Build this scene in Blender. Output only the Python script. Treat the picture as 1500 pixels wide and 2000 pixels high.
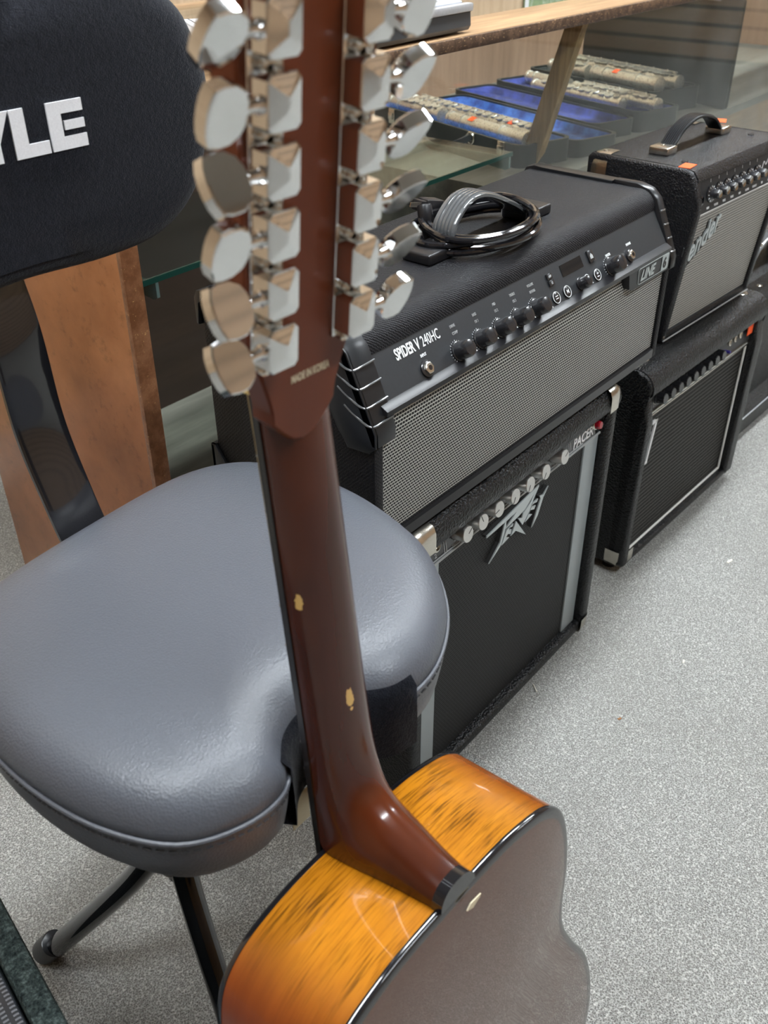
import bpy, bmesh, math, random
from mathutils import Vector, Matrix, Euler
random.seed(7)
PI = math.pi
for o in list(bpy.data.objects): bpy.data.objects.remove(o)
SC = bpy.context.scene
C = SC.collection

# ------------------------------------------------------------------ camera
CAM = (-0.5776, -0.4891, 1.0227); YAW, PITCH, ROLL, FPX = 0.8792, 0.5936, -0.0073, 1843.4
cd = bpy.data.cameras.new('camera'); cam = bpy.data.objects.new('camera', cd); C.objects.link(cam)
_f = Vector((math.sin(YAW)*math.cos(PITCH), math.cos(YAW)*math.cos(PITCH), -math.sin(PITCH)))
_r = Vector((math.cos(YAW), -math.sin(YAW), 0)); _u = _r.cross(_f)
_R = _r*math.cos(ROLL)+_u*math.sin(ROLL); _U = -_r*math.sin(ROLL)+_u*math.cos(ROLL)
_m = Matrix((_R, _U, -_f)).transposed().to_4x4(); _m.translation = CAM
cam.matrix_world = _m
cd.sensor_fit = 'VERTICAL'; cd.sensor_height = 36.0; cd.lens = FPX*36.0/2000.0
cd.clip_start = 0.02; cd.clip_end = 60
cd.dof.use_dof = True; cd.dof.focus_distance = 0.98; cd.dof.aperture_fstop = 11.0
SC.camera = cam
SC.view_settings.view_transform = 'Standard'; SC.view_settings.look = 'None'
SC.view_settings.gamma = 1; SC.view_settings.exposure = 0.0; SC.view_settings.use_curve_mapping = False
w = bpy.data.worlds.new('world'); SC.world = w; w.use_nodes = True
w.node_tree.nodes['Background'].inputs[0].default_value = (.8, .9, 1, 1)
w.node_tree.nodes['Background'].inputs[1].default_value = 0.3
LIGHT_STRENGTH = 66.0

# ------------------------------------------------------------------ materials
class NT:
    def __init__(s, name):
        s.m = bpy.data.materials.new(name); s.m.use_nodes = True; s.t = s.m.node_tree; s.n = s.t.nodes
        s.b = s.n['Principled BSDF']; s._tc = None
    def node(s, typ, **kw):
        n = s.n.new(typ)
        for k, v in kw.items():
            if k.startswith('i_'):
                k = k[2:]; n.inputs[int(k) if k.isdigit() else k.replace('_', ' ')].default_value = v
            else: setattr(n, k, v)
        return n
    def link(s, a, b): s.t.links.new(a, b)
    def co(s, scale=(1, 1, 1), rot=(0, 0, 0)):
        if s._tc is None: s._tc = s.node('ShaderNodeTexCoord')
        mp = s.node('ShaderNodeMapping'); mp.inputs['Scale'].default_value = scale; mp.inputs['Rotation'].default_value = rot
        s.link(s._tc.outputs['Object'], mp.inputs[0]); return mp.outputs[0]
    def xyz(s):
        x = s.node('ShaderNodeSeparateXYZ'); s.link(s.co(), x.inputs[0]); return x.outputs
    def noise(s, scale, detail=3, rough=.55, vec=None, out='Fac'):
        n = s.node('ShaderNodeTexNoise'); n.inputs['Scale'].default_value = scale; n.inputs['Detail'].default_value = detail
        n.inputs['Roughness'].default_value = rough; s.link(vec or s.co(), n.inputs['Vector']); return n.outputs[out]
    def voro(s, scale, feature='F1', vec=None):
        n = s.node('ShaderNodeTexVoronoi', feature=feature); n.inputs['Scale'].default_value = scale
        s.link(vec or s.co(), n.inputs['Vector']); return n.outputs['Distance']
    def ramp(s, fac, stops):
        r = s.node('ShaderNodeValToRGB'); e = r.color_ramp.elements
        while len(e) < len(stops): e.new(.5)
        for i, (p, c) in enumerate(stops):
            e[i].position = p; e[i].color = (c if len(c) == 4 else (*c, 1)) if isinstance(c, tuple) else (c, c, c, 1)
        s.link(fac, r.inputs[0]); return r.outputs[0]
    def math(s, op, a, b=None, c=None):
        m = s.node('ShaderNodeMath', operation=op)
        for i, v in enumerate((a, b, c)):
            if v is None: continue
            if isinstance(v, (int, float)): m.inputs[i].default_value = v
            else: s.link(v, m.inputs[i])
        return m.outputs[0]
    def mix(s, fac, a, b, typ='MIX'):
        m = s.node('ShaderNodeMix', data_type='RGBA', blend_type=typ)
        for i, v in ((0, fac), (6, a), (7, b)):
            if isinstance(v, (int, float)): m.inputs[i].default_value = v
            elif isinstance(v, tuple): m.inputs[i].default_value = v if len(v) == 4 else (*v, 1)
            else: s.link(v, m.inputs[i])
        return m.outputs[2]
    def bump(s, h, strength=.5, dist=.001, prev=None):
        b = s.node('ShaderNodeBump'); b.inputs['Strength'].default_value = strength; b.inputs['Distance'].default_value = dist
        s.link(h, b.inputs['Height'])
        if prev: s.link(prev, b.inputs['Normal'])
        s.link(b.outputs[0], s.b.inputs['Normal']); return b.outputs[0]
    def base(s, col=None, rough=.5, metal=0, coat=0, spec=.5):
        if isinstance(col, tuple): s.b.inputs['Base Color'].default_value = (*col, 1)
        elif col is not None: s.link(col, s.b.inputs['Base Color'])
        if isinstance(rough, (int, float)): s.b.inputs['Roughness'].default_value = rough
        else: s.link(rough, s.b.inputs['Roughness'])
        s.b.inputs['Metallic'].default_value = metal; s.b.inputs['Coat Weight'].default_value = coat
        s.b.inputs['Coat Roughness'].default_value = .05
        s.b.inputs['Specular IOR Level'].default_value = spec
        return s

M = {}
def simple(name, col, rough=.5, metal=0, coat=0, spec=.5, ns=None, nb=.15, var=.12):
    a = NT(name)
    if ns:
        f = a.noise(ns, 4)
        c = a.mix(f, tuple(v*(1-var) for v in col), tuple(min(1, v*(1+var)) for v in col))
        a.base(c, rough, metal, coat, spec); a.bump(f, nb, .0006)
    else: a.base(col, rough, metal, coat, spec)
    M[name] = a.m; return a

simple('chrome', (.80, .80, .80), .07, 1, ns=30, nb=.03, var=.03)
simple('worn_nickel', (.66, .62, .55), .26, 1, ns=60, nb=.12, var=.2)
simple('brushed_aluminium', (.72, .71, .69), .28, 1, ns=300, nb=.06)
simple('satin_silver', (.30, .335, .345), .42, .1, ns=700, nb=.05, var=.06)
simple('black_plastic', (.010, .010, .012), .36, ns=900, nb=.12)
simple('gloss_black', (.010, .010, .012), .10, coat=.6)
simple('rib_gloss', (.10, .105, .11), .14, coat=.6)  # lighter grey base paints in bright reflections along the black ribs
simple('black_rubber', (.010, .011, .013), .30, ns=120, nb=.05)
simple('knob_black', (.017, .017, .019), .22, coat=.3)
simple('panel_black', (.020, .022, .025), .40, ns=260, nb=.05, var=.22)
simple('white_ink', (.72, .73, .74), .5)
simple('dim_ink', (.36, .37, .37), .5)
simple('dark_ink', (.03, .03, .03), .5)
simple('badge_silver', (.50, .55, .56), .35, .35)
simple('orange_sticker', (1.0, .115, .02), .55)
simple('bone', (.86, .66, .26), .35)
simple('white_thread', (.85, .86, .90), .38, ns=900, nb=.4)
simple('paper', (.72, .70, .62), .7, ns=80)
simple('back_print', (.60, .53, .38), .6)
simple('tag_card', (.62, .55, .38), .7, ns=80)
simple('red_lens', (.30, .006, .015), .12, coat=.7)
simple('lcd', (.008, .010, .012), .06, coat=1)
simple('blue_cap', (.04, .03, .22), .35)
simple('white_piping', (.74, .74, .72), .4)
simple('fret_black', (.014, .012, .012), .25)
simple('string_bronze', (.55, .40, .20), .3, 1)
simple('green_putty', (.32, .55, .10), .4)
simple('ceiling_paint', (.30, .29, .27), .8)
a = NT('wall_paint'); X = a.xyz(); f = a.math('FRACT', a.math('DIVIDE', X[2], .1)); g = a.math('LESS_THAN', f, .22)   # grooved slatwall boards
n1 = a.noise(7, 4, .6, a.co((.3, .3, 4))); a.base(a.mix(g, a.mix(n1, (.34, .22, .13), (.46, .32, .20)), (.05, .03, .02)), .6)
M['wall_paint'] = a.m
simple('ceiling_tile', (.34, .34, .33), .9, ns=120, nb=.2)
simple('device_white', (.72, .76, .84), .35, ns=14, var=.08)
simple('device_silver', (.55, .57, .60), .35, .5, ns=300, nb=.05)
simple('device_dark', (.035, .038, .042), .45, ns=400, nb=.1)
simple('case_shell', (.016, .021, .021), .40, ns=500, nb=.3, var=.3)
simple('sign_green', (.22, .30, .15), .6, ns=25, var=.25)
simple('lint', (.75, .72, .62), .8)
simple('brown_crumb', (.28, .13, .05), .8)

a = NT('light_diffuser'); a.base((.9, .9, .9), .5); a.b.inputs['Emission Color'].default_value = (.90, .96, 1, 1)
a.b.inputs['Emission Strength'].default_value = LIGHT_STRENGTH; M['light_diffuser'] = a.m

a = NT('tolex')      # pebbled black vinyl covering
n1 = a.voro(420); n2 = a.noise(900, 3)
h = a.math('ADD', n1, a.math('MULTIPLY', n2, .5)); a.base(a.mix(n2, (.004, .004, .005), (.010, .010, .012)), .24, spec=.36); a.bump(h, .85, .0011); M['tolex'] = a.m
a = NT('tolex_coarse')
n1 = a.voro(300); n2 = a.noise(500, 3)
h = a.math('ADD', n1, a.math('MULTIPLY', n2, .7)); a.base(a.mix(n2, (.004, .004, .005), (.010, .011, .012)), .24, spec=.36); a.bump(h, .95, .0014); M['tolex_coarse'] = a.m
a = NT('fine_tolex')  # fine ribbed vinyl of the head
n1 = a.noise(700, 3); n2 = a.noise(1500, 2)
wv = a.node('ShaderNodeTexWave', wave_type='BANDS', bands_direction='DIAGONAL'); wv.inputs['Scale'].default_value = 150; wv.inputs['Distortion'].default_value = 4
wv.inputs['Detail Scale'].default_value = 3
a.link(a.co(), wv.inputs['Vector'])
dust = a.ramp(a.voro(260), [(0, (.16, .155, .15)), (.07, (.035, .034, .035)), (.12, (.010, .010, .011))])
a.base(a.mix(a.ramp(a.noise(9, 3), [(.50, 0.), (.75, .6)]), (.007, .007, .009), dust), .46, spec=.22)
a.bump(a.math('ADD', a.math('MULTIPLY', wv.outputs[0], .6), n1), .8, .0008); M['fine_tolex'] = a.m

a = NT('leatherette')  # grey-black seat vinyl
v1 = a.voro(560, 'F1', a.co((1, 1, 1))); n1 = a.noise(800, 2)
a.base(a.mix(n1, (.056, .061, .074), (.084, .091, .108)), .42, spec=.6); a.bump(a.math('ADD', v1, a.math('MULTIPLY', n1, .15)), .32, .0007); M['leatherette'] = a.m
a = NT('velour')
n1 = a.noise(1100, 3); n2 = a.noise(260, 4)
a.base(a.mix(a.math('MULTIPLY', n1, n2), (.004, .0045, .008), (.034, .037, .050)), .95, spec=.15); a.b.inputs['Sheen Weight'].default_value = .16
a.b.inputs['Sheen Roughness'].default_value = .4; a.bump(a.math('ADD', n1, n2), .9, .0012); M['velour'] = a.m
a = NT('blue_plush')
n1 = a.noise(40, 4); n2 = a.noise(500, 3)
a.base(a.mix(a.ramp(n1, [(.35, 0.), (.7, 1.)]), (.010, .035, .20), (.05, .17, .58)), .9); a.b.inputs['Sheen Weight'].default_value = .12
a.bump(n2, .8, .002); M['blue_plush'] = a.m
a = NT('navy_plush')
n1 = a.noise(40, 4); n2 = a.noise(500, 3)
a.base(a.mix(a.ramp(n1, [(.35, 0.), (.7, 1.)]), (.010, .016, .12), (.035, .06, .36)), .9); a.b.inputs['Sheen Weight'].default_value = .1
a.bump(n2, .8, .002); M['navy_plush'] = a.m
a = NT('silver_flute'); n1 = a.noise(90, 4); n2 = a.noise(330, 3, .7); c = a.mix(a.ramp(n2, [(.34, 0.), (.46, 1.)]), (.26, .22, .17), a.mix(n1, (.74, .68, .57), (.96, .94, .88))); a.base(c, .32, .9); a.bump(n1, .2, .0004); M['silver_flute'] = a.m

a = NT('carpet')     # short grey loop carpet
n1 = a.noise(420, 4, .7); n2 = a.noise(170, 3); n3 = a.noise(3.0, 3); v = a.voro(520)
col = a.ramp(a.math('ADD', a.math('MULTIPLY', n1, .65), a.math('MULTIPLY', v, .45)), [(.28, (.065, .062, .056)), (.50, (.30, .295, .275)), (.66, (.50, .50, .475)), (.82, (.80, .79, .74))])
col = a.mix(a.ramp(n3, [(.3, .0), (.75, .30)]), col, (.25, .24, .22))
a.base(col, .95, spec=.15); a.bump(a.math('ADD', n1, a.math('MULTIPLY', v, .7)), .9, .0035); M['carpet'] = a.m
a = NT('green_carpet')
n1 = a.noise(330, 4, .7); n2 = a.noise(120, 3)
a.base(a.ramp(a.math('ADD', a.math('MULTIPLY', n1, .6), a.math('MULTIPLY', n2, .4)), [(.38, (.010, .014, .015)), (.52, (.045, .062, .060)), (.68, (.15, .19, .18))]), .95, spec=.1)
a.bump(n1, 1, .004); M['green_carpet'] = a.m

def wood(name, c0, c1, c2, rough, axis_scale, coat=0, gs=22, streak=1.0, bumpv=.1):
    a = NT(name)
    v = a.co(axis_scale)
    n1 = a.noise(gs, 5, .6, v); n2 = a.noise(gs*7, 4, .7, v); n3 = a.noise(2.2, 2)
    c = a.ramp(n1, [(.3, c0), (.52, c1), (.72, c2)])
    d = a.ramp(n2, [(.30, .35), (.44, 1.)])
    c = a.mix(streak*.75, c, a.mix(1.0, c, d, 'MULTIPLY'))
    a.base(c, rough, coat=coat); a.bump(n2, bumpv, .0006); M[name] = a.m; return a
wood('end_panel_wood', (.20, .070, .022), (.33, .125, .044), (.45, .19, .075), .30, (1, .12, .12), .25, 55, .7)
wood('case_back_board', (.28, .165, .105), (.36, .215, .14), (.44, .27, .18), .55, (1, 1, .1), 0, 30, .2)
wood('case_dark_wood', (.035, .018, .011), (.05, .026, .017), (.065, .034, .022), .55, (.1, 1, 1), 0, 18, .3)
wood('oak_post', (.20, .12, .045), (.33, .205, .085), (.46, .30, .14), .55, (1, 1, .06), 0, 110, .6)
wood('counter_top_wood', (.25, .15, .075), (.36, .225, .12), (.46, .31, .17), .42, (.08, 1, 1), .1, 60, .4)
wood('deck_wood', (.14, .125, .105), (.21, .19, .16), (.30, .28, .24), .5, (.12, 1, 1), 0, 24, .4)
wood('wall_planks', (.42, .29, .17), (.55, .40, .26), (.64, .48, .32), .6, (1, 1, .06), 0, 40, .3)
# worn dark edge of the counter top
a = NT('worn_edge'); n1 = a.noise(60, 5, .7); n2 = a.noise(420, 3, .7, a.co((.3, 1, 1)))
c = a.mix(a.ramp(n1, [(.45, 0.), (.6, 1.)]), (.055, .030, .018), (.13, .075, .045)); c = a.mix(a.ramp(n2, [(.60, 0.), (.68, 1.)]), c, (.42, .27, .14))
a.base(c, .45); a.bump(n1, .4, .001); M['worn_edge'] = a.m
a = NT('worn_panel_edge'); n1 = a.noise(200, 5, .75); n2 = a.noise(60, 4, .7)
c = a.mix(a.ramp(n2, [(.4, 0.), (.65, 1.)]), (.16, .062, .026), (.26, .115, .055)); c = a.mix(a.ramp(n1, [(.63, 0.), (.68, 1.)]), c, (.62, .38, .16))
a.base(c, .28, coat=.4); a.bump(n1, .5, .0012); M['worn_panel_edge'] = a.m

# guitar woods -----------------------------------------------------
a = NT('amber_side_wood')     # amber sunburst sides: lighter near the neck, reddish brown towards the outer bouts
v = a.co((.055, .055, 1)); n1 = a.noise(110, 5, .6, v); n2 = a.noise(520, 3, .6, v); n4 = a.noise(34, 4, .6, a.co((.4, .4, 1)))
X = a.xyz(); ax = a.math('ABSOLUTE', X[0])
amber = a.mix(n1, (.33, .105, .004), (.56, .215, .009)); red = a.mix(n1, (.15, .030, .007), (.25, .055, .010))
burst = a.node('ShaderNodeMapRange'); burst.inputs['From Min'].default_value = .070; burst.inputs['From Max'].default_value = .125; burst.interpolation_type = 'SMOOTHSTEP'
a.link(ax, burst.inputs[0]); c = a.mix(burst.outputs[0], amber, red)
d = a.ramp(n2, [(.36, .22), (.54, 1.)]); d2 = a.ramp(n4, [(.34, 0.), (.56, 1.)])
c = a.mix(a.math('MULTIPLY', a.math('SUBTRACT', 1., burst.outputs[0]), .85), c, a.mix(d2, c, a.mix(1., c, d, 'MULTIPLY')))
a.base(c, .24, coat=.45, spec=.3); M['amber_side_wood'] = a.m
def spots(a, base, pts, col):
    for (p, r, s) in pts:
        vs = a.node('ShaderNodeVectorMath', operation='SUBTRACT'); a.link(a.co(), vs.inputs[0]); vs.inputs[1].default_value = p
        sc = a.node('ShaderNodeVectorMath', operation='MULTIPLY'); a.link(vs.outputs[0], sc.inputs[0]); sc.inputs[1].default_value = s
        ln = a.node('ShaderNodeVectorMath', operation='LENGTH'); a.link(sc.outputs[0], ln.inputs[0])
        dd = a.math('ADD', ln.outputs['Value'], a.math('MULTIPLY', a.math('SUBTRACT', a.noise(260, 3, .7), .5), r*1.6))
        k = a.math('LESS_THAN', dd, r); base = a.mix(k, base, col)
    return base
a = NT('neck_wood')
v = a.co((1, .08, 1)); n1 = a.noise(60, 4, .6, v); n3 = a.noise(14, 3, .5, a.co((1, .4, 1)))
c = a.mix(n1, (.030, .0056, .0024), (.058, .0112, .0038)); c = a.mix(a.ramp(n3, [(.45, 0.), (.75, .9)]), c, (.105, .022, .005))
c = spots(a, c, [((.0215, .206, -.009), .0026, (1, .45, 1)), ((.0020, .128, -.0205), .0030, (1, .45, .6)), ((-.017, .064, -.020), .0012, (1, .4, 1)), ((.0015, .119, -.0205), .0013, (1, 1, 1))], (.62, .40, .13))
a.base(c, .20, coat=.25, spec=.4); M['neck_wood'] = a.m
a = NT('headstock_wood'); v = a.co((1, .15, 1)); n1 = a.noise(35, 4, .6, v)
a.base(a.mix(n1, (.085, .018, .0055), (.135, .030, .009)), .34, coat=.08, spec=.25); M['headstock_wood'] = a.m
a = NT('back_wood')
v = a.co((1, .1, 1)); n1 = a.noise(40, 4, .6, v)
a.base(a.mix(n1, (.085, .030, .014), (.12, .045, .020)), .14, coat=.6); a.b.inputs['Coat Roughness'].default_value = .03; M['back_wood'] = a.m
simple('top_wood', (.55, .32, .12), .2, coat=.8, ns=30)

# grille cloths ----------------------------------------------------
def weave(name, pu, pv, u_w, v_w, fg, fg2, bg, zig=0., rough=.4, metal=0, bstr=.8):
    """x/z plane basket weave: thin strands over a dark ground"""
    a = NT(name); X = a.xyz(); x, z = X[0], X[2]
    u = a.math('DIVIDE', x, pu); vv = a.math('DIVIDE', z, pv)
    row = a.math('FLOOR', vv); odd = a.math('MODULO', a.math('ABSOLUTE', row), 2.)
    u2 = a.math('ADD', u, a.math('MULTIPLY', odd, zig))
    fu = a.math('ABSOLUTE', a.math('SUBTRACT', a.math('FRACT', u2), .5)); fv = a.math('ABSOLUTE', a.math('SUBTRACT', a.math('FRACT', vv), .5))
    su = a.node('ShaderNodeMapRange'); su.inputs['From Min'].default_value = .5-u_w; su.inputs['From Max'].default_value = .5-u_w*.55; a.link(fu, su.inputs[0])
    sv = a.node('ShaderNodeMapRange'); sv.inputs['From Min'].default_value = .5-v_w; sv.inputs['From Max'].default_value = .5-v_w*.55; a.link(fv, sv.inputs[0])
    n = a.noise(1800, 2)
    c = a.mix(su.outputs[0], bg, fg); c = a.mix(sv.outputs[0], c, fg2)
    a.base(a.mix(a.math('MULTIPLY', n, .5), c, (0, 0, 0)), rough, metal, spec=.2)
    a.bump(a.math('MAXIMUM', su.outputs[0], sv.outputs[0]), bstr, .0009); M[name] = a.m; return a
weave('head_grille_cloth', .0043, .0034, .22, .20, (.34, .34, .32), (.78, .78, .74), (.006, .006, .007), .5)
weave('silver_grille_cloth', .0021, .0046, .34, .24, (.62, .60, .55), (.105, .10, .095), (.47, .46, .42), .5)
weave('black_grille_cloth', .0052, .0040, .26, .26, (.020, .021, .022), (.036, .036, .036), (.003, .003, .003), .5, .5)
weave('ribbed_grille_cloth', .0035, .0085, .22, .30, (.010, .010, .010), (.075, .073, .068), (.012, .012, .011), .0, .6)

a = NT('speaker_mesh'); X = a.xyz()
fx = a.math('FRACT', a.math('DIVIDE', X[0], .008)); fy = a.math('FRACT', a.math('DIVIDE', X[1], .004))
s = a.math('MULTIPLY', a.math('LESS_THAN', a.math('ABSOLUTE', a.math('SUBTRACT', fx, .5)), .28), a.math('LESS_THAN', a.math('ABSOLUTE', a.math('SUBTRACT', fy, .5)), .22))
a.base(a.mix(s, (.022, .026, .032), (.16, .17, .19)), .4); a.bump(s, .7, .001); M['speaker_mesh'] = a.m

a = NT('glass'); a.base((.93, .98, .96), .02); a.b.inputs['Transmission Weight'].default_value = 1; a.b.inputs['IOR'].default_value = 1.45
# thin panes: mostly clear with a mirror reflection, a little dirt and painted reflection haze
def pane(name, tint, grime_haze):
    a = NT(name); out = a.n['Material Output']
    tr = a.node('ShaderNodeBsdfTransparent'); tr.inputs[0].default_value = (*tint, 1)
    gl = a.node('ShaderNodeBsdfGlossy'); gl.inputs['Roughness'].default_value = .02
    df = a.node('ShaderNodeBsdfDiffuse'); df.inputs[0].default_value = (.6, .65, .66, 1)
    lw = a.node('ShaderNodeLayerWeight'); lw.inputs['Blend'].default_value = .5; frv = a.math('ADD', a.math('MULTIPLY', a.math('POWER', lw.outputs['Facing'], 5.), .9), .04)
    m1 = a.node('ShaderNodeMixShader'); a.link(frv, m1.inputs[0]); a.link(tr.outputs[0], m1.inputs[1]); a.link(gl.outputs[0], m1.inputs[2])
    m2 = a.node('ShaderNodeMixShader'); g = a.ramp(a.noise(7, 6, .65, a.co((1, 1, .5))), [(.40, grime_haze*.3), (.75, grime_haze)]); xx = a.xyz()[0]; g = a.math('MULTIPLY', g, a.math('ADD', .25, a.math('MULTIPLY', a.math('MINIMUM', a.math('MAXIMUM', a.math('SUBTRACT', xx, 1.15), 0.), 1.), 4.5)))  # haze grows along x: whitish reflections painted into the pane
    a.link(g, m2.inputs[0]); a.link(m1.outputs[0], m2.inputs[1]); a.link(df.outputs[0], m2.inputs[2]); a.link(m2.outputs[0], out.inputs[0])
    M[name] = a.m
pane('pane_glass', (.96, .985, .975), .028)
pane('shelf_glass', (.78, .83, .80), .05)
a = NT('glass_edge'); a.base((.015, .07, .055), .15, spec=.6); M['glass_edge'] = a.m
a = NT('clear_clip'); a.base((.34, .46, .45), .15); a.b.inputs['Transmission Weight'].default_value = .5; M['clear_clip'] = a.m

# ------------------------------------------------------------------ geometry helpers
def V(*a): return Vector(a)
def box(bm, lo, hi, mat=None, bev=0, seg=2):
    """axis-aligned box lo..hi with rounded edges"""
    r = bmesh.ops.create_cube(bm, size=1); vs = r['verts']
    lo = Vector(lo); hi = Vector(hi); c = (lo+hi)/2; s = hi-lo
    for v in vs: v.co = Vector((v.co.x*s.x+c.x, v.co.y*s.y+c.y, v.co.z*s.z+c.z))
    if bev:
        es = list({e for v in vs for e in v.link_edges})
        r2 = bmesh.ops.bevel(bm, geom=es, offset=bev, segments=seg, profile=.5, affect='EDGES'); vs = list({v for f in r2['faces'] for v in f.verts} | {v for v in vs if v.is_valid})
    if mat is not None:
        for v in vs: v.co = mat @ v.co
    return vs
def prism(bm, pts, d0, d1, axis='x', bev=0, seg=2, mat=None):
    """extrude a 2-D outline along an axis. axis x: pts=(y,z); y: (x,z); z: (x,y)"""
    def mk(p, d):
        return {'x': (d, p[0], p[1]), 'y': (p[0], d, p[1]), 'z': (p[0], p[1], d)}[axis]
    a = [bm.verts.new(mk(p, d0)) for p in pts]; b = [bm.verts.new(mk(p, d1)) for p in pts]; n = len(pts)
    fs = [bm.faces.new(a), bm.faces.new(list(reversed(b)))]
    for i in range(n): fs.append(bm.faces.new((a[i], b[i], b[(i+1) % n], a[(i+1) % n])))
    vs = a+b
    if bev:
        es = list({e for f in fs[:2] for e in f.edges})
        r = bmesh.ops.bevel(bm, geom=es, offset=bev, segments=seg, profile=.5, affect='EDGES', clamp_overlap=True); vs = list({v for v in vs if v.is_valid} | {v for f in r['faces'] for v in f.verts})
    if mat is not None:
        for v in vs: v.co = mat @ v.co
    return vs
def tube(bm, path, r, n=10, cap=True, closed=False):
    path = [Vector(p) for p in path]; m = len(path); rings = []
    rr = r if isinstance(r, (list, tuple)) else [r]*m
    up = None
    for i, p in enumerate(path):
        if closed: t = path[(i+1) % m]-path[i-1]
        else: t = path[min(i+1, m-1)]-path[max(i-1, 0)]
        t.normalize()
        if up is None:
            up = Vector((0, 0, 1)) if abs(t.z) < .9 else Vector((1, 0, 0))
        s = t.cross(up).normalized(); up = s.cross(t).normalized()
        rings.append([bm.verts.new(p+(s*math.cos(2*PI*k/n)+up*math.sin(2*PI*k/n))*rr[i]) for k in range(n)])
    for i in range(m if closed else m-1):
        a, b = rings[i], rings[(i+1) % m]
        for k in range(n): bm.faces.new((a[k], a[(k+1) % n], b[(k+1) % n], b[k]))
    if cap and not closed: bm.faces.new(list(reversed(rings[0]))); bm.faces.new(rings[-1])
def lathe(bm, prof, mat, n=24, flute=0, fl_n=0):
    """prof: list of (radius, height) along local +Z, placed by mat"""
    rings = []
    for r, h in prof:
        ring = []
        for k in range(n):
            rr = r*(1-(flute if fl_n and (k*fl_n*2//n) % 2 and .15 < 1 else 0)) if r > 0 else 0
            ring.append(bm.verts.new(mat @ Vector((rr*math.cos(2*PI*k/n), rr*math.sin(2*PI*k/n), h))))
        rings.append(ring)
    for a, b in zip(rings, rings[1:]):
        for k in range(n): bm.faces.new((a[k], a[(k+1) % n], b[(k+1) % n], b[k]))
    bm.faces.new(list(reversed(rings[0]))); bm.faces.new(rings[-1])
def frame(o, z, x=(1, 0, 0)):
    """matrix with local Z along z"""
    z = Vector(z).normalized(); x = Vector(x); x = (x-z*x.dot(z)).normalized(); y = z.cross(x)
    m = Matrix((x, y, z)).transposed().to_4x4(); m.translation = Vector(o); return m
def spline(pts, n=8, closed=False):
    pts = [Vector(p) for p in pts]; out = []; m = len(pts)
    for i in range(m if closed else m-1):
        g = (lambda k: pts[k % m]) if closed else (lambda k: pts[max(0, min(m-1, k))])
        p0, p1, p2, p3 = g(i-1), g(i), g(i+1), g(i+2)
        for j in range(n):
            t = j/n
            out.append(.5*((2*p1)+(p2-p0)*t+(2*p0-5*p1+4*p2-p3)*t*t+(3*p1-p0-3*p2+p3)*t**3))
    if not closed: out.append(pts[-1])
    return out
def strip(bm, path, side, hw, th, nrm=None):
    """flat strap following path; side = width direction"""
    side = Vector(side).normalized(); path = [Vector(p) for p in path]; R = []
    for i, p in enumerate(path):
        t = (path[min(i+1, len(path)-1)]-path[max(i-1, 0)]).normalized(); s = (side-t*side.dot(t)).normalized(); n = t.cross(s)
        h = hw[i] if isinstance(hw, list) else hw
        R.append([bm.verts.new(p+s*a*h+n*b*th/2) for a, b in ((-1, -.6), (-.9, -1), (.9, -1), (1, -.6), (1, .6), (.9, 1), (-.9, 1), (-1, .6))])
    for a, b in zip(R, R[1:]):
        for k in range(8): bm.faces.new((a[k], a[(k+1) % 8], b[(k+1) % 8], b[k]))
    bm.faces.new(list(reversed(R[0]))); bm.faces.new(R[-1])
def loft(bm, rings, cap0=True, cap1=True):
    R = [[bm.verts.new(p) for p in r] for r in rings]; n = len(R[0])
    for a, b in zip(R, R[1:]):
        for k in range(n): bm.faces.new((a[k], a[(k+1) % n], b[(k+1) % n], b[k]))
    if cap0: bm.faces.new(list(reversed(R[0])))
    if cap1: bm.faces.new(R[-1])
    return R
def BM(): return bmesh.new()
def obj(name, bm, mat, parent=None, smooth=35, loc=None, label=None):
    bmesh.ops.recalc_face_normals(bm, faces=bm.faces)
    me = bpy.data.meshes.new(name); bm.to_mesh(me); bm.free()
    me.materials.append(M[mat])
    if smooth:
        for p in me.polygons: p.use_smooth = True
        try: me.set_sharp_from_angle(angle=math.radians(smooth))
        except Exception: pass
    o = bpy.data.objects.new(name, me); C.objects.link(o)
    if parent: o.parent = parent
    if loc: o.location = loc
    if label: o['label'] = label
    return o
def thing(name, label, cat, loc=(0, 0, 0), rot=(0, 0, 0), group=None):
    o = bpy.data.objects.new(name, None); C.objects.link(o); o.location = loc; o.rotation_euler = rot
    o.empty_display_size = .02; o['label'] = label; o['category'] = cat
    if group: o['group'] = group
    return o
def tag(o, label, cat, group=None, kind=None):
    o['label'] = label; o['category'] = cat
    if group: o['group'] = group
    if kind: o['kind'] = kind
    return o
def structure(o, label=None):
    o['kind'] = 'structure'
    if label: o['label'] = label
    return o
def text(bm, s, size, mat, align='LEFT', ext=.0002, shear=0, sx=1, bold=0, spacing=1):
    cu = bpy.data.curves.new('t', 'FONT'); cu.body = s; cu.size = size; cu.align_x = align; cu.extrude = ext; cu.shear = shear; cu.resolution_u = 3
    cu.offset = bold; cu.space_character = spacing
    o = bpy.data.objects.new('t', cu); C.objects.link(o)
    dg = bpy.context.evaluated_depsgraph_get(); me = bpy.data.meshes.new_from_object(o.evaluated_get(dg))
    me.transform(mat @ Matrix.Diagonal((sx, 1, 1, 1)))
    bm.from_mesh(me); bpy.data.meshes.remove(me); bpy.data.objects.remove(o); bpy.data.curves.remove(cu)
def front(x, y, z):      # text plane facing -Y, x right, z up
    return Matrix(((1, 0, 0, x), (0, 0, -1, y), (0, 1, 0, z), (0, 0, 0, 1)))
def shape(bm, pts, z0, z1, mat): return prism(bm, pts, z0, z1, 'z', mat=mat)

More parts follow.
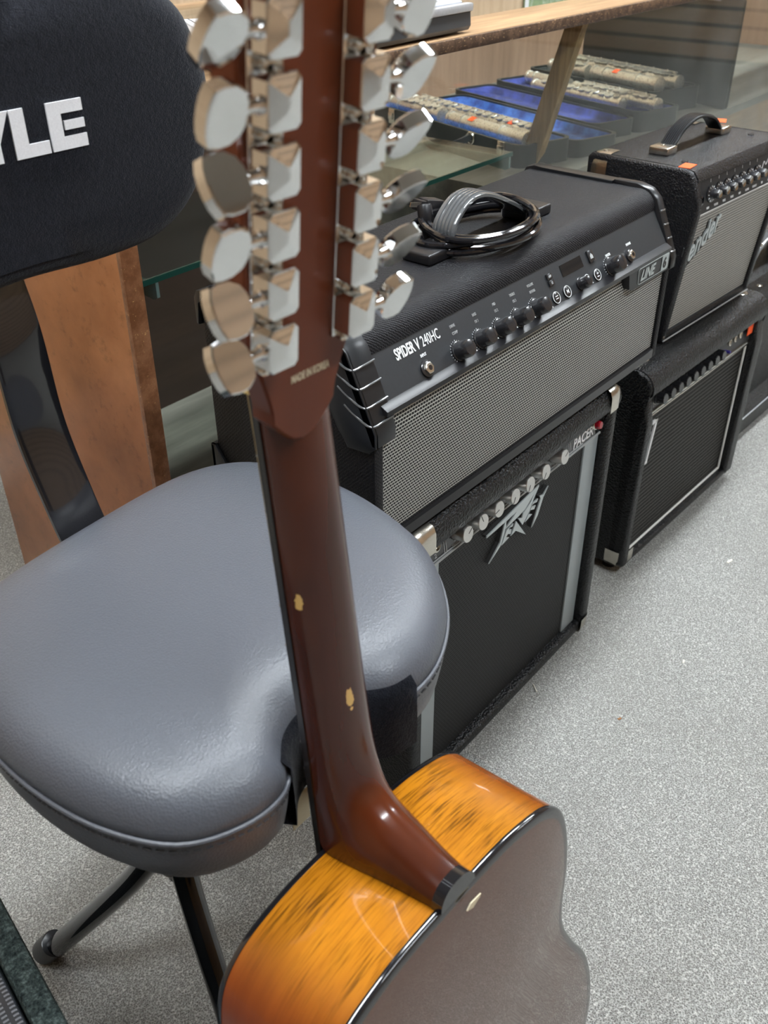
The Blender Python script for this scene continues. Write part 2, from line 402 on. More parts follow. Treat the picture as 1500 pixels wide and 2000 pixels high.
# ------------------------------------------------------------------ the room
bm = BM(); box(bm, (-3, -3, -.05), (6, 1.35, 0)); structure(obj('floor', bm, 'carpet', smooth=0), 'worn grey loop-pile carpet floor')
bm = BM(); box(bm, (-3, -3, 2.62), (6, 1.35, 2.70)); structure(obj('ceiling', bm, 'ceiling_tile', smooth=0))
bm = BM(); box(bm, (-3, 1.35, 0), (6, 1.45, 2.62)); structure(obj('wall_back', bm, 'wall_planks', smooth=0))
bm = BM(); box(bm, (-3, -3.1, 0), (6, -3, 2.62)); structure(obj('wall_front', bm, 'wall_paint', smooth=0))
bm = BM(); box(bm, (-3.1, -3, 0), (-3, 1.35, 2.62)); structure(obj('wall_left', bm, 'wall_paint', smooth=0))
bm = BM(); box(bm, (6, -3, 0), (6.1, 1.35, 2.62)); structure(obj('wall_right', bm, 'wall_paint', smooth=0))
def ceiling_light(x, y, lab):
    t = thing('ceiling_light', lab, 'ceiling light', (x, y, 2.62), group='ceiling lights')
    b = BM(); box(b, (-.62, -.16, -.05), (.62, .16, 0), bev=.006); obj('housing', b, 'device_white', t)
    b = BM(); box(b, (-.60, -.095, -.062), (.60, .095, -.0505), bev=.004); obj('diffuser', b, 'light_diffuser', t)
for i, (x, y) in enumerate([(-.85, .12), (.75, .12), (2.35, .12), (3.95, .12), (.25, -1.5), (3.4, -1.5)]):
    ceiling_light(x, y, 'long white fluorescent ceiling light fixture on the shop ceiling')

# ------------------------------------------------------------------ amplifier head on the combo amplifier
HW, HD, HH, HZ = .62, .226, .2246, .457
t = thing('amplifier_head', 'wide black amplifier head with silver woven grille, coiled cable on its top', 'amplifier', (0, 0, HZ))
# body: side boards + bottom + top + back (profile in y,z)
side = [(0, 0), (0, .135), (.034, .208), (.044, .218), (.060, HH), (HD-.012, HH), (HD-.004, HH-.004), (HD, HH-.012), (HD, 0)]
bm = BM()
prism(bm, side, 0, .014, 'x', bev=.003); prism(bm, side, HW-.014, HW, 'x', bev=.003)
top = [(.028, .201)]+[(.052+.0236*math.cos(a), .201+.0236*math.sin(a)) for a in [PI-.1-i*(PI/2-.1)/6 for i in range(7)]]+[(HD-.006, HH-.0002), (HD-.0005, HH-.01), (HD-.0005, .20)]
prism(bm, top, .0135, HW-.0135, 'x')
box(bm, (.0135, .002, 0), (HW-.0135, HD-.001, .016), bev=.003); box(bm, (.0135, HD-.016, .01), (HW-.0135, HD-.001, .21))
body = obj('cabinet', bm, 'fine_tolex', t)
# grille: flat cloth with a kinked upper band
bm = BM(); g = [(.004, .014), (.004, .128), (.011, .158), (.018, .158), (.018, .014)]
prism(bm, g, .0135, HW-.0135, 'x'); obj('grille', bm, 'head_grille_cloth', t)
# control panel (sloped) and lip
P0 = V(0, .004, .160); PU = V(0, .026, .043).normalized(); PN = V(0, -.043, .026).normalized()
def pan(x, u, off=0): return P0+V(x, 0, 0)+PU*u+PN*off
bm = BM(); prism(bm, [(.004, .160), (.0305, .2035), (.040, .198), (.0135, .154)], .0145, HW-.0145, 'x'); obj('control_panel', bm, 'panel_black', t)
bm = BM(); prism(bm, [(-.004, .1535), (-.004, .1585), (.004, .1625), (.010, .1625), (.010, .1535)], .0145, HW-.0145, 'x', bev=.0006)
prism(bm, [(-.0015, .001), (-.0015, .013), (.006, .015), (.006, .001)], .0145, HW-.0145, 'x', bev=.001); obj('trim_rail', bm, 'black_plastic', t)
# lettering
def pt(x, u, o=.0003): return frame(pan(x, u, o), PN, (1, 0, 0))
def ptxt(items, name, mat='white_ink'):
    bm = BM()
    for s, x, u, size, sx, al, b in items: text(bm, s, size, pt(x, u), al, sx=sx, bold=b)
    obj(name, bm, mat, t)
ptxt([('SPIDER V', .0585, .0318, .0150, .62, 'LEFT', .00035), ('240HC', .0985, .0318, .0150, .66, 'LEFT', 0)], 'model_lettering')
for s_, x in (('INPUT', .0945), ('MASTER', .463), ('PHONES', .5157)): ptxt([(s_, x, .0235, .0042, .75, 'CENTER', .0001)], 'printed_label')
KX = [.1435, .1815, .2175, .2525, .2885]
for x, aa, bb in zip(KX, ['DRIVE', 'BASS', 'MID', 'TREBLE', 'VOLUME'], ['COMP', 'FX 1', 'FX 2', 'FX 3', 'REVERB']):
    ptxt([(aa, x+.006, .0352, .0043, .75, 'CENTER', 0), (bb, x+.006, .0280, .0043, .75, 'CENTER', 0)], 'printed_label', 'dim_ink')
for x in KX+[.458]:      # dotted scales around the knobs
    bm = BM()
    for k in range(19):
        an = math.radians(-50+k*280/18); r0 = .0108 if x < .4 else .0118
        box(bm, (-.00022, r0, 0), (.00022, r0+(.0014 if k % 3 == 0 else .0008), .0003), mat=frame(pan(x, .0112, .0001), PN) @ Matrix.Rotation(an, 4, 'Z'))
    obj('knob_scale', bm, 'white_ink', t)
def head_knob(x, u, r, h, small=False):
    bm = BM(); m = frame(pan(x, u, 0), PN)
    lathe(bm, [(r*1.05, 0), (r*1.05, .002), (r*.98, .0025), (r*.93, h-.0035), (r*.80, h-.001), (r*.4, h), (0.0001, h)], m, 32)
    k = obj('control_knob', bm, 'knob_black', t)
    bm = BM(); box(bm, (-.0004, r*.55, h-.0028), (.0004, r*1.0, h-.0012), mat=m @ Matrix.Rotation(math.radians(-130), 4, 'Z')); obj('pointer', bm, 'white_ink', k)
for x in KX: head_knob(x, .0112, .0098, .0185)
head_knob(.458, .0112, .0108, .020); head_knob(.3855, .0108, .0072, .0155)
for x in (.091, .5092):
    bm = BM(); m = frame(pan(x, .0116), PN); lathe(bm, [(.0085, 0), (.0085, .002), (.0065, .0030), (.0001, .0030)], m, 28); j = obj('jack_socket', bm, 'knob_black', t)
    bm = BM(); lathe(bm, [(.0062, .003), (.0062, .0052), (.0052, .0058), (.0052, .0058), (.0028, .0060), (.0028, .0035), (.0001, .0034)], m, 6); obj('nut', bm, 'worn_nickel', j)
    bm = BM(); lathe(bm, [(.0026, .0035), (.0026, .0061), (.0001, .0061)], m, 20); obj('socket_hole', bm, 'gloss_black', j)
bm = BM(); m = frame(pan(.3825, .0335, .0), PN, (1, 0, 0)); box(bm, (-.0235, -.0068, 0), (.0235, .0068, .0004), mat=m); obj('display', bm, 'lcd', t)
def button(x, u, w_, h_, s):
    bm = BM(); m = frame(pan(x, u), PN); box(bm, (-w_, -h_, 0), (w_, h_, .0022), bev=.0006, mat=m); b = obj('push_button', bm, 'knob_black', t)
    bm = BM()
    if s == 'home':
        shape(bm, [(-.003, -.003), (.003, -.003), (.003, .0005), (0, .0035), (-.003, .0005)], .0022, .0025, m); shape(bm, [(-.0015, -.003), (.0015, -.003), (.0015, -.0005), (-.0015, -.0005)], .0024, .0027, m)
    else: text(bm, s, .0040, m @ Matrix.Translation((0, -.0015, .0023)), 'CENTER', sx=.7, bold=.0001)
    obj('symbol', bm, 'dim_ink', b)
button(.4255, .0335, .0060, .0075, 'home'); button(.3325, .0352, .0052, .0034, 'AMP'); button(.3325, .0275, .0052, .0034, 'FX')
for x, s in ((.3305, 'U'), (.3545, 'K'), (.4010, ''), (.4245, 'TAP')):
    bm = BM(); m = frame(pan(x, .0104), PN); lathe(bm, [(.0068, 0), (.0068, .0018), (.0056, .0024), (.0001, .0024)], m, 26); b = obj('round_button', bm, 'knob_black', t)
    bm = BM()
    pr = [(m @ V(.0066*math.cos(2*PI*k/26), .0066*math.sin(2*PI*k/26), .0020)) for k in range(26)]; tube(bm, pr, .00038, 6, closed=True)
    if s == 'U':
        for dy in (.0014, -.0014): box(bm, (-.0026, dy-.0004, .0024), (.0026, dy+.0004, .0027), mat=m)
    elif s == 'K':
        shape(bm, [(-.002, -.0022), (.0008, 0), (-.002, .0022)], .0024, .0027, m); box(bm, (.0010, -.0022, .0024), (.0020, .0022, .0027), mat=m)
    elif s == 'TAP': text(bm, 'TAP', .0030, m @ Matrix.Translation((0, .0005, .0025)), 'CENTER', sx=.75); box(bm, (-.0022, -.0026, .0024), (.0022, -.0016, .0027), mat=m)
    obj('ring', bm, 'white_ink', b)
# badge
bm = BM(); shape(bm, [(.488, -.1555), (.494, -.1330), (.504, -.1290), (HW-.016, -.1290), (HW-.016, -.1555)], -.0035, .012, Matrix(((1, 0, 0, 0), (0, 0, 1, 0), (0, -1, 0, 0), (0, 0, 0, 1)))); bd = obj('badge', bm, 'panel_black', t)
bm = BM(); T = lambda x, z: V(x, -.0040, z)
o1 = [T(.520, .1325), T(.5155, .1345), T(.5135, .1515), T(.5165, .1535), T(.597, .1535), T(.5995, .1515), T(.5995, .1345), T(.597, .1325)]
tube(bm, o1, .00055, 6, closed=True)
text(bm, 'LINE', .0190, front(.5215, -.0040, .1362), 'LEFT', sx=.98, shear=.28, bold=.0006)
shape(bm, [(.5805, -.1535), (.5805, -.1325), (.5985, -.1325), (.5985, -.1535)], -.0043, -.0038, Matrix(((1, 0, 0, 0), (0, 0, 1, 0), (0, -1, 0, 0), (0, 0, 0, 1))))
obj('badge_lettering', bm, 'badge_silver', bd)
bm = BM(); text(bm, '6', .0185, front(.5840, -.0046, .1362), 'LEFT', sx=1.0, bold=.0006); obj('badge_numeral', bm, 'dark_ink', bd)
# rubber corner guards
def guard(x0, x1, sgn):
    bm = BM()
    outer = [(-.005, .128), (-.005, .142), (.028, .214), (.040, .2245), (.058, .2295), (.092, .2295), (.096, .2255)]
    inner = [(.092, HH-.0005), (.060, HH-.0005), (.042, .217), (.033, .208), (.0005, .136), (.0005, .128)]
    prism(bm, outer+inner, x0, x1, 'x', bev=.0015)
    xs = (-.004, .0005) if sgn < 0 else (HW-.0005, HW+.004)
    prism(bm, [(-.005, .128), (-.005, .142), (.028, .214), (.040, .2245), (.058, .2295), (.092, .2295), (.085, .205), (.060, .170), (.042, .135), (.030, .118), (.004, .120)], xs[0], xs[1], 'x', bev=.0012)
    c = obj('corner_guard', bm, 'black_rubber', t, label='ribbed black rubber corner guard')
    bm = BM(); xe = xs[0] if sgn < 0 else xs[1]
    for k in range(4):
        s = .12+k*.23; y = -.0055+(.033)*s; z = .142+.072*s
        ya = [V(x1 if sgn < 0 else x0, y-.0004, z), V((x0+x1)/2, y-.0006, z-.0004), V(xe, y+.002, z-.001), V(xe-.0004*(-sgn)*-1, y+.020, z+.004), V(xe, y+.034, z+.012)]
        tube(bm, spline(ya, 4), .0011, 8)
    obj('rib', bm, 'rib_gloss', c)
    bm = BM(); lathe(bm, [(.0035, -.0006), (.0035, .0012), (.0018, .0016), (.0001, .0008)], frame((xe, .022, .136), (sgn, 0, 0)), 16); obj('screw', bm, 'gloss_black', c)
    bm = BM()   # long black edging along the top side edge to the back corner
    prism(bm, [(.092, .2230), (.092, .2285), (.20, .2285), (.214, .2300), (.226, .2260), (.2305, .2180), (.2305, .190), (.2265, .190), (.2255, .2140), (.215, .2235)], x0, x0+.020 if sgn < 0 else x1, 'x', bev=.001) if sgn < 0 else prism(bm, [(.092, .2230), (.092, .2285), (.20, .2285), (.214, .2300), (.226, .2260), (.2305, .2180), (.2305, .190), (.2265, .190), (.2255, .2140), (.215, .2235)], HW-.016, HW+.004, 'x', bev=.001)
    obj('edge_guard', bm, 'black_rubber', t)
guard(-.004, .026, -1); guard(HW-.012, HW+.004, 1)
for x0, x1, sx_ in ((-.004, .03, -1), (HW-.03, HW+.004, 1)):
    bm = BM(); prism(bm, [(.190, -.004), (.232, -.004), (.232, .050), (.226, .050), (.215, .035), (.195, .012)], x0 if sx_ < 0 else HW-.0005, .0005 if sx_ < 0 else x1, 'x', bev=.001)
    prism(bm, [(.2262, -.004), (.232, -.004), (.232, .050), (.2262, .050)], x0, x1, 'x', bev=.001); obj('rear_corner_guard', bm, 'black_rubber', t)
    for y in (.03, .195):
        bm = BM(); lathe(bm, [(.012, -.012), (.011, 0), (.0001, 0)], Matrix.Translation((x0+.04 if sx_ < 0 else x1-.04, y, 0)), 16); obj('rubber_foot', bm, 'black_rubber', t)
# handle
def strap_handle(t, pa, pb, rise, hw, th, mat_strap, mat_cap, name='handle', ribs=4, capl=.034, caph=.012, z=HH, xs=(.25, .42, .58, .75)):
    pa, pb = Vector(pa), Vector(pb); d = (pb-pa); L = d.length; d.normalize(); side = V(-d.y, d.x, 0)
    ctl = [pa+d*capl*.4+V(0, 0, caph*.5), pa+d*capl*.9+V(0, 0, caph*.8), pa+d*L*xs[0]+V(0, 0, rise*.62 if xs[0] < .24 else rise*.72), pa+d*L*xs[1]+V(0, 0, rise), pa+d*L*xs[2]+V(0, 0, rise*.97), pa+d*L*xs[3]+V(0, 0, rise*(.50 if xs[0] < .24 else .72)), pb-d*capl*.9+V(0, 0, caph*.8), pb-d*capl*.4+V(0, 0, caph*.5)]
    path = spline(ctl, 7); bm = BM(); strip(bm, path, side, hw, th); h = obj(name, bm, mat_strap, t)
    bm = BM()
    for k in range(ribs):
        o = (k-(ribs-1)/2)*hw*1.5/ribs*1.05
        pp = []
        for i, p in enumerate(path[4:-4]):
            tt = (path[i+5]-path[i+3]).normalized(); n = side.cross(tt)*-1 if side.cross(tt).z < 0 else side.cross(tt)
            pp.append(p+side*o+n*th*.5)
        tube(bm, pp, hw*.11, 6)
    obj('strap_rib', bm, mat_strap, h)
    for p, s in ((pa, 1), (pb, -1)):
        bm = BM(); m = Matrix.Translation(p) @ Matrix.Rotation(math.atan2(d.y, d.x), 4, 'Z')
        x0, x1 = (0, capl) if s > 0 else (-capl, 0)
        box(bm, (x0, -hw-.004, 0), (x1, hw+.004, caph), bev=.0025, seg=3, mat=m); c = obj('handle_cap', bm, mat_cap, h)
        bm = BM(); lathe(bm, [(.0045, caph), (.0045, caph+.0006), (.002, caph+.0007), (.0015, caph+.0002), (.0001, caph+.0002)], m @ Matrix.Translation(((x0+x1)/2, 0, 0)), 18); obj('cap_screw', bm, mat_cap, c)
    return h
strap_handle(t, (.196, .106, HH), (.440, .106, HH), .050, .0150, .0050, 'rib_gloss', 'black_plastic', capl=.052, ribs=5, xs=(.22, .33, .47, .70))

# coiled mains cable on the head
cz = HZ+HH
def ring(cx, cy, rx, ry, z, ph, n, wob, turns=1.0, rot=0, dz=0):
    out = []
    for i in range(n):
        a = ph+2*PI*turns*i/(n-1); x = rx*math.cos(a)*(1+wob*math.sin(2*a+ph)); y = ry*math.sin(a)*(1+wob*math.cos(3*a))
        out.append(V(cx+x*math.cos(rot)-y*math.sin(rot), cy+x*math.sin(rot)+y*math.cos(rot), cz+z+.0022+dz*i/n+.0015*math.sin(3*a+ph)))
    return out
path = []
spec = [(.312, .106, .084, .058, .0040, 0), (.318, .102, .078, .062, .0078, .3), (.306, .110, .086, .054, .0116, .1), (.322, .106, .074, .058, .0150, .5), (.310, .102, .080, .060, .0185, .2)]
for k, (cx, cy, rx, ry, z, ph) in enumerate(spec): path += ring(cx, cy, rx, ry, z, .4, 40, .05, .975, .12*math.sin(k*2.1), .004)
path += [V(.385, .140, cz+.024), V(.352, .168, cz+.024), V(.318, .170, cz+.022)]
bm = BM(); tube(bm, spline(path[::2], 3), .0036, 10)
kt = thing('power_cable', 'coiled glossy black power cable looped under the handle on top of the amplifier head', 'cable', (0, 0, 0))
obj('cord', bm, 'gloss_black', kt)
bm = BM(); m = Matrix.Translation((.318, .168, cz+.022)) @ Euler((0, math.radians(-12), math.radians(170))).to_matrix().to_4x4()
box(bm, (-.002, -.010, -.008), (.026, .010, .008), bev=.003, mat=m); box(bm, (.026, -.008, -.006), (.034, .008, .006), bev=.001, mat=m); pl = obj('plug', bm, 'black_plastic', kt)
bm = BM(); box(bm, (.034, -.007, -.001), (.050, -.0055, .004), mat=m); box(bm, (.034, .0055, -.001), (.050, .007, .004), mat=m); obj('prong', bm, 'worn_nickel', pl)
bm = BM(); m = Matrix.Translation((.268, .148, cz+.026)) @ Euler((0, math.radians(20), math.radians(60))).to_matrix().to_4x4()
lathe(bm, [(.0045, -.026), (.0060, -.012), (.0085, -.008), (.0085, .010), (.0075, .012), (.0001, .012)], m, 14); obj('connector', bm, 'black_plastic', kt)

# ------------------------------------------------------------------ combo amplifier under the head (lightning logo)
t = thing('combo_amplifier', 'black combo amplifier with silver side strips and jagged lightning logo, under the amplifier head', 'amplifier', (.088, .013, 0), (0, 0, .0108))
PW, PT = .4189, .445; S = .0386
bm = BM(); x0, x1 = -.026, PW+.026
def rrect(y0, y1, z0, z1, r, n=4):
    out = []
    for cx, cy, a0 in ((y1-r, z1-r, 0), (y0+r, z1-r, PI/2), (y0+r, z0+r, PI), (y1-r, z0+r, 1.5*PI)):
        for k in range(n+1): a = a0+PI/2*k/n; out.append((cx+r*math.cos(a), cy+r*math.sin(a)))
    return out
# side posts with rounded fronts, bottom ledge, round top bar, box behind
zb = .012
for a, b in ((x0, -.002), (PW+.002, x1)): box(bm, (a, -.014, zb), (b, .24, PT-.004), bev=.008, seg=3)
box(bm, (x0+.004, -.012, zb), (x1-.004, .24, .030), bev=.006, seg=3)
prism(bm, rrect(-.016, .05, .400, PT, .0215, 6), x0+.002, x1-.002, 'x')
box(bm, (x0+.003, .02, .030), (x1-.003, .24, PT-.001), bev=.005)
obj('cabinet', bm, 'tolex_coarse', t)
bm = BM(); box(bm, (S, .002, .029), (PW-S, .006, .374)); obj('grille', bm, 'black_grille_cloth', t)
for a, b in ((0, S), (PW-S, PW)):
    bm = BM(); box(bm, (a, -.0005, .029), (b, .004, .374), bev=.0006); obj('side_strip', bm, 'satin_silver', t, label='flat silver-grey side strip')
bm = BM(); prism(bm, [(-.002, .374), (.004, .410), (.012, .410), (.012, .374)], 0, PW, 'x'); obj('control_panel', bm, 'gloss_black', t)
pm = lambda x, z, o=0: frame((x, -.002+(z-.374)*.1667-o, z), (0, -1, .1667))
bm = BM(); box(bm, (0, -.0034, .3735), (PW, -.0015, .3757)); box(bm, (S*.3, -.0030, .3785), (PW-.05, -.0014, .3792)); 
for x in (.048, .052, .333, .337): box(bm, (-.0005, 0, 0), (.0005, .022, .0006), mat=pm(x, .3785) @ Matrix.Shear('XY', 4, (.0, 0)))
b2 = BM(); text(b2, 'PACER', .0185, pm(.3430, .3800, .0004), 'LEFT', shear=.35, sx=1.0, bold=.0003); obj('model_lettering', b2, 'white_ink', t)
text(bm, '2', .008, pm(.029, .381, .0003), 'LEFT', sx=1.2)
KP = [.0725, .1040, .1380, .1735, .2080, .2455, .2925]
for i, x in enumerate(KP):
    for k in range(8):
        an = math.radians(-60+k*300/7)-PI/2+PI/2
        text(bm, str(k), .0030, pm(x+.0105*math.sin(-an-2.2)-.0008, .3950+.0105*math.cos(-an-2.2)-.001, .0003), 'LEFT')
    text(bm, ['VOLUME', 'BASS', 'MIDDLE', 'TREBLE', 'DISTORT', 'REVERB', 'MASTER'][i], .0032, pm(x-.004, .3795, .0003), 'CENTER')
obj('panel_lettering', bm, 'dim_ink', t)
for x in KP:
    bm = BM(); m = pm(x, .3950, 0); lathe(bm, [(.0102, .001), (.0102, .0175), (.0096, .0184), (.0001, .0184)], m, 40)
    k = obj('control_knob', bm, 'brushed_aluminium', t, label='cylindrical brushed aluminium knob')
    bm = BM(); box(bm, (-.0005, .001, .0183), (.0005, .0096, .0186), mat=m @ Matrix.Rotation(math.radians(random.choice((140, 20, -60, 100))), 4, 'Z')); obj('pointer', bm, 'dark_ink', k)
bm = BM(); lathe(bm, [(.0078, 0), (.0078, .004), (.0068, .005), (.0001, .005)], pm(.4025, .3930), 24); l = obj('pilot_light', bm, 'worn_nickel', t)
bm = BM(); lathe(bm, [(.0064, .004), (.0064, .010), (.0050, .0118), (.0001, .0122)], pm(.4025, .3930), 8); obj('lens', bm, 'red_lens', l)
bm = BM(); lathe(bm, [(.0075, 0), (.0075, .003), (.0050, .004), (.0045, .001), (.0001, .001)], pm(.033, .3960), 24); obj('jack_socket', bm, 'worn_nickel', t)
# lightning logo plate outlines, local (x,z) on the grille
def poly3(bm, pts, y0, y1):
    a = [bm.verts.new((p[0], y0, p[1])) for p in pts]; b = [bm.verts.new((p[0], y1, p[1])) for p in pts]; n = len(pts)
    f1 = bm.faces.new(a); f2 = bm.faces.new(list(reversed(b)))
    for i in range(n): bm.faces.new((a[i], b[i], b[(i+1) % n], a[(i+1) % n]))
    bm.normal_update(); bmesh.ops.triangulate(bm, faces=[f1, f2], ngon_method='EAR_CLIP')
logo = [
[(0.252, 0.3711), (0.1332, 0.356), (0.1326, 0.3533), (0.1739, 0.3548), (0.165, 0.3277), (0.1423, 0.3082), (0.1674, 0.3225), (0.1747, 0.34), (0.1767, 0.3464), (0.1767, 0.3545), (0.2007, 0.3567), (0.1762, 0.3429), (0.2097, 0.3469), (0.2209, 0.3492), (0.2415, 0.3626), (0.235, 0.3533), (0.2177, 0.3446), (0.2156, 0.3387), (0.206, 0.3425), (0.2183, 0.3264), (0.2261, 0.3338), (0.2339, 0.3412), (0.2376, 0.3495), (0.2524, 0.3684)] ,
[(0.1951, 0.3414), (0.1785, 0.3391), (0.1694, 0.3214), (0.1869, 0.3244), (0.1788, 0.3289), (0.1832, 0.3315), (0.1892, 0.3282), (0.1913, 0.3347), (0.1845, 0.3358), (0.1859, 0.3395), (0.1928, 0.3377)] ,
[(0.2007, 0.3422), (0.1979, 0.3349), (0.1907, 0.3242), (0.2019, 0.3263), (0.2296, 0.305)] ,
[(0.2536, 0.3489), (0.2406, 0.3492), (0.2343, 0.3384), (0.2241, 0.3274), (0.2414, 0.3308), (0.2318, 0.3353), (0.236, 0.3401), (0.2455, 0.3364), (0.2488, 0.3411), (0.2384, 0.3439), (0.2409, 0.3471), (0.2512, 0.345)] ,
[(0.2788, 0.356), (0.2668, 0.3486), (0.2573, 0.3508), (0.2602, 0.3455), (0.2534, 0.331), (0.2439, 0.308), (0.257, 0.3213), (0.2675, 0.3444)] ,
]
bm = BM()
for l in logo: poly3(bm, l, -.0045, -.0030)
lg = obj('logo', bm, 'badge_silver', t, smooth=0, label='jagged silver lightning-style lettering badge')
bm = BM()
for l in logo: poly3(bm, [(x-.0005, z+.0003) for x, z in l], -.0029, .0018)
obj('logo_backing', bm, 'dark_ink', lg, smooth=0)
def metal_corner(t, x, y, z, sx, sy, sz, s=.030, th=.0016, mat='worn_nickel', name='corner_protector', r=.010):
    """rounded sheet-metal corner wrapped over a box corner; sx,sy,sz point outward"""
    bm = BM(); m = Matrix.Translation((x, y, z)) @ Matrix.Diagonal((sx, sy, sz, 1))
    # three tongues
    n = 10
    def face(perm):
        pts = [(th, th), (-s*.9, th)]+[(-s*.9-(s*.28)*math.sin(PI*k/n), th-s*.62*k/n) for k in range(1, n)]+[(-s*.55, -s*.62), (-s*.30, -s*.55), (-s*.30, -s*.62)]
        return pts
    e = 2.2
    N = 8; grid = {}
    for i in range(N+1):
        for j in range(N+1):
            u, v = i/N*PI/2, j/N*PI/2
            # superquadric octant = rounded cube corner
            cx, cy, cz_ = math.cos(u)*math.cos(v), math.sin(u)*math.cos(v), math.sin(v)
            k = (abs(cx)**6+abs(cy)**6+abs(cz_)**6)**(-1/6)
            p = V(cx*k, cy*k, cz_*k)*(s+th)
            grid[i, j] = bm.verts.new(m @ (p-V(s, s, s)))
    for i in range(N):
        for j in range(N):
            try: bm.faces.new((grid[i, j], grid[i+1, j], grid[i+1, j+1], grid[i, j+1]))
            except Exception: pass
    bmesh.ops.remove_doubles(bm, verts=bm.verts, dist=1e-5)
    c = obj(name, bm, mat, t, smooth=60)
    bm = BM()
    lathe(bm, [(.0032, 0), (.0030, .0012), (.0015, .0018), (.0001, .0018)], m @ frame((-s*.55, -s*.55, th), (0, 0, 1)), 14)
    lathe(bm, [(.0032, 0), (.0030, .0012), (.0015, .0018), (.0001, .0018)], m @ frame((th, -s*.55, -s*.55), (1, 0, 0)), 14)
    obj('rivet', bm, mat, c); return c
for sx, x in ((-1, -.026), (1, PW+.026)):
    metal_corner(t, x, -.016, PT, sx, -1, 1, .034); metal_corner(t, x, -.014, .010, sx, -1, -1, .026)
for x, y in ((.0, .02), (PW, .02), (.0, .21), (PW, .21)):
    bm = BM(); lathe(bm, [(.011, 0), (.013, .014), (.0001, .014)], Matrix.Translation((x, y, 0)), 16); obj('rubber_foot', bm, 'black_rubber', t)
bm = BM(); lathe(bm, [(.010, 0), (.0095, .0015), (.005, .0022), (.003, .001), (.0001, .001)], frame((x0, .012, .028), (-1, 0, 0)), 22); obj('side_screw', bm, 'worn_nickel', t)

# ------------------------------------------------------------------ bass amplifier (white piping)
BW, BT = .386, .388
t = thing('bass_amplifier', 'black amplifier with white piping round its ribbed grille, under the small silver-grille amplifier', 'amplifier', (.715, .040, 0), (0, 0, -.0313))
bm = BM(); x0, x1 = -.024, BW+.036
bprof = [(.0, .016), (-.016, .022), (-.017, .300), (-.012, .338), (.0, .352), (.02, .352), (.02, .016)]
for a, b in ((x0, -.003), (BW+.003, x1)): prism(bm, bprof, a, b, 'x', bev=.006, seg=3)
for a, b in ((x0, -.003), (BW+.003, x1)): prism(bm, [(.26, .016), (.0, .016), (.0, .30), (-.014, .352)]+[(.012+.029*math.cos(q), .357+.030*math.sin(q)) for q in [PI-.15-k*(PI/2-.15)/6 for k in range(7)]]+[(.253, .387), (.26, .380)], a, b, 'x', bev=.006, seg=3)
box(bm, (x0+.003, -.014, .016), (x1-.003, .26, .029), bev=.005, seg=3)
prism(bm, [(-.012, .346), (-.017, .352)]+[(.012+.030*math.cos(a), .357+.031*math.sin(a)) for a in [PI-.15-k*(PI/2-.15)/6 for k in range(7)]]+[(.25, .388), (.258, .378), (.258, .34), (.02, .34)], x0+.005, x1-.005, 'x')
box(bm, (x0+.003, .014, .029), (x1-.003, .26, .35), bev=.004)
obj('cabinet', bm, 'tolex_coarse', t)
bm = BM(); box(bm, (0, .002, .030), (BW, .010, .302)); obj('grille', bm, 'ribbed_grille_cloth', t)
bm = BM()
for a, b in (((.001, -.001, .031), (BW-.001, -.001, .031)), ((BW-.001, -.001, .031), (BW-.001, -.001, .298)), ((.001, -.001, .031), (.001, -.001, .298))): tube(bm, [a, b], .0022, 10)
obj('piping', bm, 'white_piping', t)
bm = BM(); prism(bm, [(-.004, .306), (.002, .350), (.010, .350), (.010, .306)], -.002, BW+.002, 'x'); obj('control_panel', bm, 'panel_black', t)
bm = BM()
for z in (.3015, .3075): box(bm, (-.002, -.0065, z-.0012), (BW+.002, .004, z+.0012), bev=.0004)
obj('panel_rail', bm, 'worn_nickel', t)
bpm = lambda x, z, o=0: frame((x, -.004+(z-.306)*.136-o, z), (0, -1, .136))
bm = BM(); box(bm, (.012, -.0068, .3045), (BW-.01, -.004, .3058))
for x in (.020, .118, .236, .252): tube(bm, [bpm(x, .313, .0006).translation, bpm(x+.002, .346, .0006).translation], .0004, 4)
for k in range(9): text(bm, '0  5  10', .0035, bpm(.034+k*.0265, .3425, .0004), 'CENTER')
obj('panel_lettering', bm, 'dim_ink', t)
for k in range(9):
    x = .030+k*.0268; bm = BM(); m = bpm(x, .327)
    n = 48; prof = [(.0112, 0), (.0112, .004), (.0095, .0045), (.0088, .0160), (.0080, .0170), (.0001, .0170)]
    rings = []
    for r, h_ in prof: rings.append([m @ V((r*(1-.09*(j % 4 in (0, 1))) if 0 < h_ < .0165 and r > .005 and h_ > .0042 else r)*math.cos(2*PI*j/n), (r*(1-.09*(j % 4 in (0, 1))) if h_ > .0042 and r > .005 else r)*math.sin(2*PI*j/n), h_) for j in range(n)])
    loft(bm, rings); kn = obj('control_knob', bm, 'knob_black', t, label='black ribbed knob', smooth=20)
    bm = BM(); lathe(bm, [(.0115, 0), (.0120, .001), (.0001, .001)], m, 24); obj('knob_skirt', bm, 'worn_nickel', kn)
for x in (.300, .322, .344):
    bm = BM(); m = bpm(x, .330); lathe(bm, [(.0062, 0), (.0062, .003), (.0035, .0036), (.0030, .001), (.0001, .001)], m, 20); obj('jack_socket', bm, 'worn_nickel', t)
bm = BM(); m = bpm(.281, .320); lathe(bm, [(.0030, 0), (.0030, .011), (.0022, .012), (.0001, .012)], m, 12); obj('switch', bm, 'blue_cap', t, label='small blue switch')
bm = BM(); box(bm, (.366, -.0068, .322), (.388, -.0058, .347), mat=Matrix.Rotation(0, 4, 'X')); obj('price_sticker', bm, 'orange_sticker', t, label='square orange price sticker')
bm = BM(); mm = lambda pts, y0, y1: poly3(bm, pts, y0, y1)
